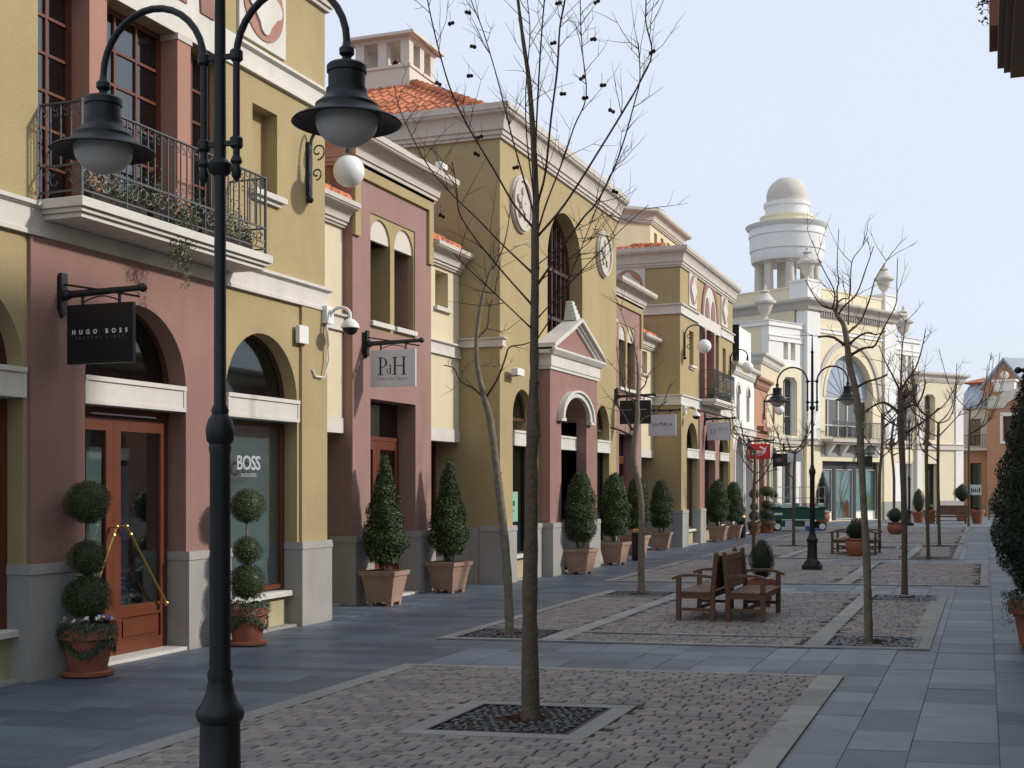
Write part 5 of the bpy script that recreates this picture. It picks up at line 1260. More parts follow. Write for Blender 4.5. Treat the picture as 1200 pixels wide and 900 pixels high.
def round_pot(loc, label, pr, hpot=.5, rpot=.25, m='box', size=.03, n=4200, urnp=False, name='potted_shrub'):
    root = thing(name, label, 'potted shrub', loc, 'clipped shrubs in round pots')
    L_ = Vector(loc)
    prof = [(rpot * .62, 0), (rpot * .66, .03), (rpot * .97, hpot * .78), (rpot * 1.08, hpot * .80), (rpot * 1.1, hpot), (rpot * .95, hpot), (rpot * .9, hpot - .05)] if not urnp else [(rpot * .6, 0), (rpot * .85, hpot * .2), (rpot * 1.02, hpot * .5), (rpot * .98, hpot * .75), (rpot * .86, hpot * .88), (rpot * 1.0, hpot * .92), (rpot * 1.0, hpot), (rpot * .85, hpot)]
    MB().lathe(prof, L_, 28).build('pot', 'terra', root, True)
    MB().lathe([(rpot * .9, hpot - .06), (.01, hpot - .04)], L_, 16).build('soil', 'soil', root)
    f_ = MB(); foliage(f_, L_, pr, n, size, int(abs(loc[1]) * 10), .08, .03); core(f_, L_, pr, .84); f_.build('foliage', m, root)
    return root
round_pot((-2.98, 17.75, 0), 'dark egg-shaped shrub in terracotta pot behind the near pair of benches', lambda u: (.165 * math.sin(PI * min(1, u * .93 + .05)) ** .75, .40 + .56 * u), .40, .18, 'cypress', .018, 5200)
round_pot((-2.96, 31.1, 0), 'round ball shrub in bulbous terracotta pot in front of the far pair of benches', lambda u: (.205 * math.sin(PI * min(1, u * .9 + .06)) ** .7, .42 + .42 * u), .45, .23, 'cypress', .03, 3000, True)
round_pot((-2.98, 45.6, 0), 'small far round shrub in terracotta pot left of the dark pollarded tree', lambda u: (.28 * math.sin(PI * min(1, u * .95 + .04)), .4 + .55 * u), .42, .27, 'cypress', .04, 1500, True)
q_ = at(964, HZ, 56.0); round_pot((q_.x, q_.y, 0), 'tall slim cypress in large urn before the cyan shop windows', lambda u: (.31 * math.sin(PI * min(1, .34 + u * .66)) ** 1.1 + .01, .62 + 1.72 * u), .52, .33, 'cypress', .05, 3600, True, 'potted_cypress')
round_pot((-2.35, 59.0, 0), 'far pale terracotta pot with low green plant beside the far single bench, left side', lambda u: (.2 * math.sin(PI * u), .6 + .3 * u), .62, .30, 'box', .05, 500)
round_pot((-2.9, 60.5, 0), 'far dark shrub in pot standing behind the thin tree, before the white wing', lambda u: (.3 * math.sin(PI * min(1, u + .05)) ** .6, .5 + 1.1 * u), .5, .3, 'cypress', .05, 800)
round_pot((-1.05, 63.5, 0), 'far ball-topped shrub in pot between the far single bench and the white wing', lambda u: (.42 * math.sin(PI * u), .9 + .9 * u), .5, .35, 'cypress', .05, 1200)
round_pot((-.35, 59.5, 0), 'far pale terracotta pot with sparse plant beside the far single bench, right side', lambda u: (.15 * math.sin(PI * u), .6 + .25 * u), .62, .30, 'box', .05, 400)

# the big dark cypress in an ivy-trailing pot on the right edge
rt = thing('potted_conifer', 'big dark conical conifer in ivy-hung pot, cut off by the right edge of the photo', 'potted conifer', (.56, 14.4, 0))
LR = Vector((.56, 14.4, 0))
MB().lathe([(.18, 0), (.22, .03), (.27, .34), (.33, .38), (.34, .5), (.29, .5)], LR, 30).build('pot', 'terra', rt, True)
MB().tube([LR + Vector((0, 0, .4)), LR + Vector((0, 0, 1.5))], [.05, .03], 8).build('trunk', 'bark', rt)
f_ = MB(); prf = lambda u: (.49 * min(1, (.42 + u * 3.2)) * (1 - max(0, (u - .2) / .8) ** 1.35) ** .85 + .015, .62 + 2.75 * u)
foliage(f_, LR, prf, 26000, .040, 77, .10, .05); core(f_, LR, prf, .80, 20); f_.build('foliage', 'cypress', rt)
f_ = MB(); r_ = random.Random(8)
for _ in range(1500):
    t = r_.uniform(0, 2 * PI); f_.leaf(LR + Vector(((.28 + r_.uniform(0, .13)) * math.cos(t), (.28 + r_.uniform(0, .13)) * math.sin(t), .60 - abs(r_.gauss(0, .15)))), Vector((math.cos(t), math.sin(t), .3)), r_.uniform(.025, .05), r_)
f_.build('ivy', 'ivy', rt)

# balcony flower troughs
def flower_box(fr, a0, a1, d, label, trail=0., z=4.31, h=.42, pale=True):
    root = thing('flower_trough', label, 'balcony plant', fr.w((a0 + a1) / 2, d, z), 'flower troughs standing on the iron balconies')
    MB(fr).bevbox(a0, a1, d - .07, d + .07, z, z + .14, .01).build('trough', 'soil', root)
    f_ = MB(); r_ = random.Random(int(a0 * 100)); n = int(1500 * (a1 - a0))
    for _ in range(n):
        a = r_.uniform(a0 - .03, a1 + .03); hh = abs(r_.gauss(0, .12)); q = fr.w(a, d + r_.gauss(.03, .06), z + .14 + hh * (1 + .5 * math.sin(a * 9)))
        f_.leaf(q, Vector((r_.uniform(-1, 1), r_.uniform(-1, 1), r_.uniform(-.2, 1))), r_.uniform(.02, .045), r_)
    if trail:
        for k in range(14):
            a = (a0 + a1) / 2 + r_.gauss(0, .13); L_ = trail * r_.uniform(.35, 1)
            for _ in range(int(90 * L_ / .5)):
                u = r_.random() * L_; f_.leaf(fr.w(a + .03 * math.sin(u * 12) + r_.gauss(0, .025), d + .14 + r_.gauss(0, .02), z + .15 - u), Vector((r_.uniform(-1, 1), r_.uniform(-1, 1), r_.uniform(-1, 1))), r_.uniform(.02, .04), r_)
    f_.build('leaves', 'pelargonium', root)
    fb = MB()
    for _ in range(int(16 * (a1 - a0))):
        q = fr.w(r_.uniform(a0, a1), d + .08, z + .2 + r_.uniform(0, .18))
        for k in range(6): fb.leaf(q + Vector((r_.gauss(0, .014), r_.gauss(0, .014), r_.gauss(0, .014))), Vector((r_.uniform(-1, 1), r_.uniform(-1, 1), 1)), .03, r_)
    if fb.v: fb.build('flowers', 'flowerw', root, kind='stuff')
flower_box(frB1, 2.75, 3.55, .30, 'flower trough with white blooms, leftmost on the near balcony')
flower_box(frB1, 3.62, 4.35, .32, 'flower trough with long trailing stems hanging over the near balcony edge', .75)
flower_box(frB1, 4.45, 5.40, .30, 'flower trough on the near balcony, right of the lamp post')
flower_box(frB2, 2.7, 3.5, .30, 'flower trough at the near end of the distant balcony')
flower_box(frB2, 3.9, 5.3, .32, 'leafy flower trough at the far end of the distant balcony', .4)

# ------------------------------------------------------------------ benches
def make_bench(label):
    """bench facing +X, length along Y; origin at the middle of the back foot line"""
    root = thing('wooden_bench', label, 'bench', (0, 0, 0), 'wooden garden benches')
    L_ = 1.30; D_ = .44
    for sy in (-1, 1):
        y = sy * (L_ / 2 - .03)
        MB().hexa([Vector(p) for p in ((-.03, y - .03, 0), (.03, y - .03, 0), (.03, y + .03, 0), (-.03, y + .03, 0), (-.03, y - .03, .36), (.03, y - .03, .36), (.03, y + .03, .36), (-.03, y + .03, .36))]).hexa([Vector(p) for p in ((-.03, y - .03, .36), (.03, y - .03, .36), (.03, y + .03, .36), (-.03, y + .03, .36), (-.075, y - .03, .84), (-.02, y - .03, .84), (-.02, y + .03, .84), (-.075, y + .03, .84))]).lathe([(.03, .84), (.032, .86), (.02, .88)], (-.045, y, 0), 10).build('leg', 'teak', root)
        MB().bevbox(D_ - .03, D_ + .03, y - .03, y + .03, 0, .54, .004).build('leg', 'teak', root)
        a_ = MB(); n = 8; pts = []
        for i in range(n + 1):
            u = i / n; pts.append((-.03 + (D_ + .11) * u, .555 + .022 * math.sin(u * PI) - .03 * max(0, u - .8) * 5))
        for (x0, z0), (x1, z1) in zip(pts, pts[1:]):
            a_.hexa([Vector(p) for p in ((x0, y - .035, z0 - .018), (x1, y - .035, z1 - .018), (x1, y + .035, z1 - .018), (x0, y + .035, z0 - .018), (x0, y - .035, z0 + .018), (x1, y - .035, z1 + .018), (x1, y + .035, z1 + .018), (x0, y + .035, z0 + .018))])
        a_.build('armrest', 'teak', root)
        MB().box(.03, D_ - .03, y - .015, y + .015, .12, .16).box(.03, D_ - .03, y - .02, y + .02, .28, .345).build('side_rail', 'teak', root)
    s_ = MB()
    for i in range(6): s_.bevbox(.0 + .08 * i, .068 + .08 * i, -L_ / 2 + .0, L_ / 2 - .0, .346 - .004 * i * 0, .368, .004)
    s_.build('seat', 'teak', root)
    b_ = MB(); yi = L_ / 2 - .06
    def tilt(z): return -.018 - .045 * (z - .36) / .48
    for z0, z1 in ((.75, .83), (.40, .45)):
        b_.hexa([Vector((tilt(z) + o, y, z)) for z in (z0, z1) for o, y in ((-.02, -yi), (.02, -yi), (.02, yi), (-.02, yi))])
    n = 13
    for i in range(n):
        y = -yi + .02 + (2 * yi - .04) * (i + .5) / n; w = .040
        b_.hexa([Vector((tilt(z) + o, y + q, z)) for z in (.45, .75) for o, q in ((-.009, -w), (.009, -w), (.009, w), (-.009, w))])
    b_.build('backrest', 'teak', root)
    MB().box(.0, .03, -yi, yi, .29, .345).box(D_ - .02, D_ + .01, -yi, yi, .28, .345).box(D_ / 2 - .02, D_ / 2 + .02, -yi - .04, yi + .04, .12, .155).build('rail', 'teak', root)
    return root
bn = make_bench('wooden bench facing right, of the near back-to-back pair'); bn.location = (-3.06, 16.30, .016)
dup(bn, (-3.24, 16.22, .016), PI, 1, 'wooden bench facing left, of the near back-to-back pair')
dup(bn, (-2.98, 32.35, .016), 0, 1, 'wooden bench facing right, of the far back-to-back pair behind the bulbous pot')
dup(bn, (-3.14, 32.35, .016), PI, 1, 'wooden bench facing left, of the far back-to-back pair behind the bulbous pot')
dup(bn, (-1.35, 58.5, 0), PI / 2 + TH, (1.0, 1.15, 1.0), 'far single wooden bench seen from behind, before the white wing')
dup(bn, (.9, 66.5, 0), -PI / 2, (1.0, 1.2, 1.0), 'furthest wooden bench, before the orange gabled house')

# ------------------------------------------------------------------ bins
def bin_(loc, label):
    root = thing('litter_bin', label, 'litter bin', loc, 'cylindrical litter bins')
    MB().lathe([(.12, 0), (.14, .02), (.15, .05), (.15, .64), (.158, .645)], loc, 24).build('body', 'black', root, True)
    MB().lathe([(.15, .646), (.16, .65), (.16, .70), (.15, .72), (.11, .725), (.10, .68)], loc, 24).build('rim', 'copper', root, True)
bin_((-7.50, 27.75, 0), 'black litter bin with copper rim behind the knobbly tree'); bin_((-7.55, 40.9, 0), 'far black litter bin with pale rim by the white arcade')

# ------------------------------------------------------------------ green kiosk on wheels
ko = at(934, HZ, 47.3); ko.z = 0
kk = thing('market_cart', 'green wheeled market cart with white notices and metal rail frame above', 'cart', (0, 0, 0))
MB().bevbox(-1.0, .95, -.45, .45, .42, .86, .02).bevbox(-.72, .55, -.44, .40, .16, .42, .01).build('body', 'kiosk', kk)
MB().bevbox(-1.05, 1.0, -.50, .50, .861, .93, .02).build('counter', 'kiosk', kk)
MB().box(-.68, .52, -.47, -.442, .40, .44).box(-.98, -.65, -.46, -.452, .60, .68).build('trim', 'plasticwhite', kk)
for x0 in (-.55, .20): MB().box(x0, x0 + .33, -.452, -.441, .17, .38).build('notice', 'signwhite', kk)
for x0, m in ((-.72, 'signwhite'), (.28, 'display')): MB().box(x0, x0 + .42, -.515, -.501, .875, .915).build('price_strip', m, kk)
for x in (-.85, .85):
    wh = MB()
    for y in (-.46, .42): wh.tube([Vector((x, y, .17)), Vector((x, y + .06, .17))], .17, 20)
    w_ = wh.build('wheel', 'tyre', kk)
    rm = MB()
    for y in (-.475, .475): rm.tube([Vector((x, y, .17)), Vector((x, y + .015 * (1 if y > 0 else -1), .17))], .115, 16)
    rm.build('rim', 'plasticwhite').parent = w_
fm_ = MB()
for x in (-1.0, 0, .95):
    for y in (-.45, .45): fm_.beam((x, y, .93), (x, y, 1.66), .025)
for z in (1.24, 1.66):
    for y in (-.45, .45): fm_.beam((-1.35, y, z), (1.0, y, z), .022)
    fm_.beam((-1.0, -.45, z), (-1.0, .45, z), .02)
fm_.beam((-.5, -.45, 1.24), (-.3, -.45, 1.66), .02)
fm_.build('rail_frame', mat('galvanised_tube', (.45, .5, .48), .4, metal=.3), kk)
for x0, m in ((-.9, 'signwhite'), (-.5, 'display'), (-.2, 'dispblue'), (.45, 'red'), (.75, 'signwhite')): MB().bevbox(x0, x0 + .2, -.3, -.1, .931, 1.05, .02).build('goods_box', m, kk)
kk.location = (ko.x, ko.y, 0); kk.rotation_euler.z = TH
cr_ = MB(); cr_.bevbox(-.15, .15, -.1, .1, 0, .2, .02).bevbox(.16, .42, -.1, .1, 0, .12, .01)
cb_ = cr_.build('crate', 'bluemat'); cb_.location = ko + Vector((.55, -.6, 0)); tag(cb_, 'small blue crate on the ground at the front of the green market cart', 'crate')
# flowers in shop window behind the cart
fo = MB(); r_ = random.Random(4)
for _ in range(900): fo.leaf(fW.w(r_.uniform(-1.65, -.66), -.62 + r_.gauss(0, .04), 1.15 + abs(r_.gauss(0, .35))), Vector((.9, -.4, .3)), .09, r_)
fo_ = fo.build('flower_display', 'flowero'); tag(fo_, 'bank of orange flowers in the shop window behind the green market cart', 'flowers')

# ------------------------------------------------------------------ trees
def branch_pts(pl, fw, dz=0., bend=0.):
    """trace (x,y) -> 3-D at distance fw, drifting dz metres towards/away along its length"""
    n = len(pl); out = []
    for i, (x, y) in enumerate(pl): out.append(at(x, y, fw + dz * (i / max(1, n - 1)) ** 1.1))
    return out
def smooth_pts(p, k=3):
    out = []
    for i in range(len(p) - 1):
        p0 = p[max(i - 1, 0)]; p1 = p[i]; p2 = p[i + 1]; p3 = p[min(i + 2, len(p) - 1)]
        for j in range(k):
            t = j / k; out.append(.5 * ((2 * p1) + (p2 - p0) * t + (2 * p0 - 5 * p1 + 4 * p2 - p3) * t * t + (3 * p1 - p0 - 3 * p2 + p3) * t ** 3))
    return out + [p[-1]]
def twigs(mb, pts, r0, n, L_, r_, depth=1, up=.5):
    for _ in range(n):
        u = r_.uniform(.22, .98); i = int(u * (len(pts) - 1)); p = pts[i]; d = (pts[min(i + 1, len(pts) - 1)] - pts[max(i - 1, 0)]).normalized()
        s_ = Vector((r_.uniform(-1, 1), r_.uniform(-1, 1), r_.uniform(-.4, .6))); s_ = (s_ - d * s_.dot(d)); s_.normalize()
        dr = (d * r_.uniform(.4, 1.0) + s_ * r_.uniform(.5, 1.0) + Vector((0, 0, up * .3))).normalized(); l = L_ * r_.uniform(.45, 1.15)
        q = [p]; 
        for k in range(4): dr = (dr + Vector((r_.gauss(0, .13), r_.gauss(0, .13), r_.gauss(.06 * up, .09)))).normalized(); q.append(q[-1] + dr * l / 4)
        mb.tube(q, [r0, r0 * .85, r0 * .7, r0 * .5, r0 * .3], 4, False)
        if depth > 0: twigs(mb, q, r0 * .6, r_.choice([1, 2, 2, 3]), L_ * .5, r_, depth - 1, up)
def knob(mb, p, r, r_):
    mb.sphere(p + Vector((r_.gauss(0, r * .3), r_.gauss(0, r * .3), 0)), r, 8, 1.1)
def traced_tree(name, label, trunk, limbs, fw, tw, barkm='bark', seeds=None, seed=1, twn=8, twl=.5, twr=.005, knobs=True, group='bare plane trees along the street'):
    """trunk [(x,y,width_px)], limbs [(pts, w0_px, w1_px, dz)]"""
    r_ = random.Random(seed); px = fw / F
    b = at(trunk[0][0], trunk[0][1], fw); root = thing(name, label, 'tree', (b.x, b.y, 0), group)
    tp_ = [at(x, y, fw) for x, y, w in trunk]; tp_[0].z = -.03
    P_ = smooth_pts(tp_, 4); Wd = []
    for i in range(len(trunk) - 1):
        for j in range(4): Wd.append((trunk[i][2] + (trunk[i + 1][2] - trunk[i][2]) * j / 4) * px / 2)
    Wd.append(trunk[-1][2] * px / 2)
    Wd = [w * (1 + r_.uniform(-.06, .09)) for w in Wd]; Wd[0] *= 1.25
    tm = MB().tube(P_, Wd, 14)
    if knobs:
        for i in range(3, len(P_) - 2, 2):
            t = r_.uniform(0, 6.28); knob(tm, P_[i] + Vector((math.cos(t), math.sin(t), 0)) * Wd[i] * .72, Wd[i] * r_.uniform(.25, .42), r_)
    tm.build('trunk', barkm, root, True)
    cm = MB()
    for pl, w0, w1, dz in limbs:
        q = smooth_pts(branch_pts(pl, fw, dz), 4); n = len(q)
        cm.tube(q, [(w0 + (w1 - w0) * (i / (n - 1)) ** .7) * px / 2 * r_.uniform(.88, 1.02) * (1.35 if i == 0 else 1) for i in range(n)], 7)
        ll = sum((q[i + 1] - q[i]).length for i in range(n - 1))
        twigs(cm, q, twr, max(2, int(twn * ll / 1.5)), twl, r_, 1)
        if knobs == 2:
            for k in range(3, n - 1, 4): knob(cm, q[k], (w0 + (w1 - w0) * k / n) * px * .48, r_)
    cm.build('branches', 'twig' if barkm == 'bark' else 'twig', root, True)
    if seeds:
        for x, y in seeds:
            f2 = fw + r_.uniform(-.5, .5); p = at(x, y, f2); r = .014 * f2 / 9.2 * 1.15
            s_ = MB().tube([p + Vector((.0, 0, .09)), p + Vector((.004, 0, .04)), p], .0018, 4, False)
            s_.sphere(p, r, 10); s_.sphere(p + Vector((r_.choice([-1, 1]) * r * 1.5, 0, r_.uniform(-r, r))), r * .9, 10)
            s_.build('seed_ball', 'seed', root, True)
    return root
traced_tree('plane_tree', 'tall bare plane tree with hanging seed balls, thick trunk nearest the camera',
    [(622, 846, 22.5), (621, 760, 18.5), (621, 690, 17.5), (623, 600, 15.5), (623, 540, 15), (625, 500, 15.5), (625, 470, 13), (626, 440, 10.5), (626, 400, 10), (627, 330, 9.5), (627, 270, 8.8), (628, 235, 8.2), (625, 165, 7), (620, 96, 5.5), (613, 47, 4.5), (607, 0, 3.6), (602, -50, 2.6)],
    [([(627, 245), (628, 165), (632, 82), (636, 22), (638, 0), (640, -40)], 2.64, 1.44, -.3),
     ([(628, 262), (631, 236), (639, 203), (646, 137), (653, 82), (656, 33), (662, 0), (668, -50)], 3.30, 2.16, .3),
     ([(629, 276), (640, 239), (660, 187), (673, 148), (687, 112), (682, 55), (680, 8), (681, -30)], 2.64, 1.15, .6),
     ([(629, 278), (662, 239), (706, 170), (734, 124), (750, 96), (764, 63), (757, 27), (757, 0), (756, -30)], 3.30, 1.44, .1),
     ([(629, 335), (679, 261), (698, 239), (717, 203), (731, 165), (745, 115), (750, 91), (748, 50)], 2.97, 1.15, -.6),
     ([(626, 252), (605, 179), (594, 137), (583, 93), (566, 36), (552, 0), (545, -30)], 2.38, 1.15, .5),
     ([(624, 266), (602, 239), (580, 201), (550, 151), (530, 110), (517, 69), (508, 33), (501, 0), (498, -25)], 2.97, 1.30, -.4),
     ([(624, 320), (588, 286), (561, 258), (525, 223), (497, 187), (470, 132), (462, 100)], 2.77, 1.15, .4),
     ([(624, 358), (580, 308), (541, 256), (535, 220), (530, 190)], 2.64, 1.01, -.5),
     ([(624, 386), (580, 344), (547, 313), (532, 297)], 2.11, 0.86, -.8),
     ([(629, 311), (646, 297), (668, 275), (690, 262), (720, 250)], 1.65, 0.72, .7),
     ([(629, 332), (655, 312), (690, 284), (706, 262), (735, 230)], 1.65, 0.72, 1.0),
     ([(629, 374), (662, 338), (698, 300), (728, 269), (760, 240)], 1.98, 0.86, .8),
     ([(629, 398), (646, 371), (668, 324), (698, 247), (709, 220), (735, 170)], 1.98, 0.86, .4),
     ([(627, 240), (618, 170), (616, 110), (621, 41), (618, 0)], 1.98, 1.08, -.5)],
    9.17, 0, 'bark', [(527, 28), (550, 15), (556, 55), (549, 89), (512, 97), (564, 160), (557, 180), (650, 50), (656, 3), (697, 46), (684, 90), (658, 110), (684, 115), (705, 100), (715, 129), (766, 60), (701, 1), (719, 224), (606, 196), (516, 252)],
    seed=5, twn=9, twl=.42, twr=.0035, knobs=True)
traced_tree('plane_tree', 'slim crooked bare tree left of the big plane trunk, in front of the pedimented building',
    [(597, 746, 11.5), (596, 700, 10.5), (592, 640, 10.5), (588, 600, 9.8), (581, 540, 8.8), (574, 490, 8), (567, 465, 7), (559, 425, 5.2), (559, 390, 5), (565, 350, 4.4), (575, 317, 3.2), (582, 300, 2.4)],
    [([(567, 467), (555, 455), (540, 447), (532, 432), (520, 428)], 3.10, 1.20, .3), ([(570, 465), (583, 444), (592, 420), (597, 407), (612, 404), (622, 401)], 3.10, 1.35, -.3),
     ([(561, 395), (571, 383), (573, 365), (577, 351)], 2.48, 1.88, .2), ([(578, 315), (591, 286), (598, 247), (602, 222)], 2.17, 0.90, .2),
     ([(571, 385), (590, 388), (603, 380), (612, 373)], 1.24, 0.60, .5), ([(561, 430), (575, 425), (578, 410)], 1.12, 0.60, .4), ([(581, 300), (595, 295), (608, 288), (620, 285)], 1.12, 0.60, .5), ([(558, 420), (545, 430), (540, 447)], 0.93, 0.60, -.4)],
    14.25, 0, 'barkpale', seed=9, twn=5, twl=.28, twr=.004)
traced_tree('plane_tree', 'knobbly bare tree in front of the square black sign, left of the benches',
    [(752, 696, 8.5), (751, 650, 7.6), (752, 610, 7), (750, 575, 6.5), (743, 541, 7), (744, 513, 7), (747, 490, 6), (747, 471, 4.8), (748, 445, 3.6), (747, 425, 2.6)],
    [([(742, 512), (728, 505), (715, 501)], 3.06, 1.88, .3), ([(741, 504), (731, 487), (722, 471), (721, 462)], 3.06, 1.88, -.3), ([(747, 499), (753, 491), (765, 485), (773, 477), (782, 470)], 2.72, 1.35, .3),
     ([(748, 459), (756, 451), (759, 440), (768, 430)], 2.38, 1.12, .4), ([(746, 470), (735, 462), (728, 440), (722, 405)], 2.04, 0.75, -.4), ([(748, 440), (745, 415), (735, 385), (722, 350)], 1.70, 0.60, .2), ([(746, 478), (738, 460), (742, 440)], 1.70, 0.90, .5)],
    20.0, 0, 'barkpale', seed=12, twn=7, twl=.5, twr=.006, knobs=2)
traced_tree('plane_tree', 'bare tree with pale mottled trunk and dark spreading crown, rising from the near pebble bed',
    [(1018, 756, 10.5), (1017, 700, 9), (1015, 640, 8.2), (1012, 590, 7.6), (1009, 530, 7.8), (1006, 480, 7.8), (1001, 450, 7.8), (995, 426, 7.4), (993, 404, 6.8), (989, 382, 6), (983, 372, 5.2), (977, 361, 4.4)],
    [([(977, 362), (964, 358), (953, 345), (944, 328)], 3.20, 0.96, .4), ([(989, 404), (978, 396), (968, 394), (959, 395)], 4.00, 2.40, -.2),
     ([(997, 416), (1012, 408), (1024, 406), (1030, 396), (1038, 380), (1050, 356), (1051, 330), (1052, 302)], 4.00, 0.80, .2),
     ([(996, 403), (1005, 395), (1016, 390), (1027, 392), (1038, 388)], 3.60, 1.28, -.4), ([(992, 391), (1003, 382), (1010, 374), (1020, 348), (1025, 329), (1036, 310), (1046, 295)], 3.60, 0.80, .5),
     ([(980, 368), (981, 354), (981, 338), (983, 330), (981, 310), (983, 268)], 3.20, 0.80, -.3), ([(982, 354), (988, 350), (996, 346), (998, 308), (1008, 292), (1018, 278)], 2.40, 0.80, .4),
     ([(983, 368), (988, 360), (1004, 344), (1014, 317), (1020, 300), (1024, 288)], 2.80, 0.80, -.5), ([(976, 360), (978, 342), (966, 318), (958, 300), (952, 282)], 2.40, 0.64, .1), ([(994, 380), (995, 350), (997, 325)], 2.00, 0.96, .6),
     ([(1003, 455), (1014, 448), (1028, 444), (1040, 439)], 3.60, 2.00, .2)],
    13.6, 0, 'barkpale', seed=15, twn=6, twl=.45, twr=.004, knobs=2)
traced_tree('plane_tree', 'dark pollarded tree standing just right of the pale mottled trunk',
    [(1060, 698, 7.2), (1060, 640, 6.8), (1059, 580, 6.8), (1057, 530, 7), (1055, 490, 7), (1055, 456, 5.5)],
    [([(1053, 483), (1037, 472), (1023, 476), (1010, 486)], 4.5, 1.5, .3), ([(1059, 479), (1068, 475), (1076, 473), (1083, 456), (1084, 445)], 4, 1.5, -.3), ([(1060, 465), (1071, 457), (1074, 450)], 4, 2, .2),
     ([(1056, 457), (1064, 444), (1073, 431), (1080, 410), (1085, 385)], 3.5, 1, .1), ([(1054, 457), (1046, 440), (1038, 425), (1030, 405)], 3, 1, -.3), ([(1056, 456), (1056, 430), (1058, 400), (1062, 372)], 3, .8, .2), ([(1054, 500), (1045, 496), (1035, 488), (1024, 470)], 3, 1, .3), ([(1062, 507), (1076, 498), (1090, 488), (1100, 478)], 3.5, 1.5, .2)],
    19.7, 0, 'bark', seed=18, twn=9, twl=.5, twr=.006, knobs=2)
def far_tree(x, y, fw, top, label, sd, w=4.5):
    r_ = random.Random(sd); h = y - top
    tr = [(x, y, w), (x + r_.uniform(-2, 2), y - h * .3, w), (x + r_.uniform(-3, 3), y - h * .50, w * .95), (x + r_.uniform(-3, 3), y - h * .64, w * .85)]
    tx, ty = tr[-1][0], tr[-1][1]; lm = []
    for k in range(7):
        s_ = r_.choice([-1, 1]); l = r_.uniform(.06, .17) * h; u = r_.choice([0, 0, .02, .07, .14, .2]) * h; tp2 = r_.uniform(.12, .36) * h
        k1 = r_.uniform(.2, .6); pts = [(tx, ty + u), (tx + s_ * l * .5, ty + u - l * k1), (tx + s_ * l * .8, ty + u - l * k1 - tp2 * .3), (tx + s_ * l * r_.uniform(.8, 1.3), ty + u * .5 - tp2)]
        lm.append((pts, w * .5, .7, r_.uniform(-.7, .7)))
    traced_tree('plane_tree', label, tr, lm, fw, 0, 'bark', seed=sd, twn=7, twl=.5, twr=.007, knobs=2)
far_tree(1088, 656, 28.8, 395, 'slender bare tree fourth back in the right-hand row, in front of the cyan poster window', 31, 4.2)
far_tree(1101, 640, 35.2, 415, 'slender bare tree just left of the far single bench', 32, 3.6)
far_tree(1135, 616, 52.0, 400, 'thinnest far bare tree before the orange gabled house, right of the far single bench', 33, 2.4)
far_tree(930, 640, 35.2, 465, 'short slender bare tree in front of the green market cart', 34, 3.4)
far_tree(883, 656, 29.3, 455, 'slim bare tree rising behind the dark egg-shaped shrub', 35, 3.8)
far_tree(1031, 646, 33.5, 395, 'slender bare tree just beside the far pair of benches', 36, 3.4)
far_tree(1047, 622, 47.0, 420, 'far thin bare tree behind the small round pot', 37, 3)

# ------------------------------------------------------------------ right-hand row (mostly outside the photo; its eaves shade the street)
def right_building(Y0, Y1, X, hgt, label, mats=('yellow', 'pink')):
    W = Y1 - Y0; fr = Frame(X, Y1, 0, -1); root = thing('shop_building', label, 'building', fr.w(0, 0, 0), 'low shops of the right-hand row')
    n = max(1, int(W / 3.0)); s_ = W / n; holes = [arch(s_ * i + s_ / 2 - .78, s_ * i + s_ / 2 + .78, .02, 2.5) for i in range(n)]
    MB(fr).poly(rect(0.002, W - .002, -.05, hgt), holes, -.25, 0).box(0.002, .25, -3, -.251, -.05, hgt).box(W - .25, W - .002, -3, -.251, -.05, hgt).build('wall', mats[0], root)
    MB(fr).box(.26, W - .26, -3, -.9, 0, hgt - .1).build('interior', 'dark', root)
    MB(fr).sweep(cornice(hgt - .3, hgt + .1, .25), [(0, -2.7), (0, 0), (W, 0), (W, -2.7)]).build('cornice', 'mould', root)
    MB(fr).box(.02, W - .02, -3, -.05, hgt - .05, hgt + .05).build('flat_roof', 'roofmetal', root)
    for i in range(n):
        c_ = s_ * i + s_ / 2; lintel(root, fr, c_ - .78, c_ + .78, 2.3, 2.55); window(root, fr, c_ - .78, c_ + .78, .45, 2.3, -.24, 1, 1, 'wood', 'glassdark', .08, name='shop_window')
        sill_wall(root, fr, c_ - .78, c_ + .78); lunette(root, fr, c_ - .78, c_ + .78, 2.56, -.24)
    for i in range(n + 1):
        a0 = 0 if i == 0 else s_ * i - s_ / 2 + .78; a1 = W if i == n else s_ * i + s_ / 2 - .78
        plinth(root, fr, a0, a1, .06, -.24, 1.0)
    return root
xs = lambda y: 1.28 + (y - 10) * .022
right_building(12.6, 20.0, xs(12.6), 4.55, 'low yellow shop range on the right side, beside the big conifer pot', ('yellow',))
right_building(20.1, 31.0, xs(20), 4.6, 'low pink shop range on the right side, behind the big conifer', ('pink',))
right_building(31.1, 43.0, xs(31), 4.7, 'low cream shop range further on the right side', ('cream',))
right_building(43.1, 56.0, xs(43), 4.8, 'furthest low yellow shop range on the right side', ('yellow',))
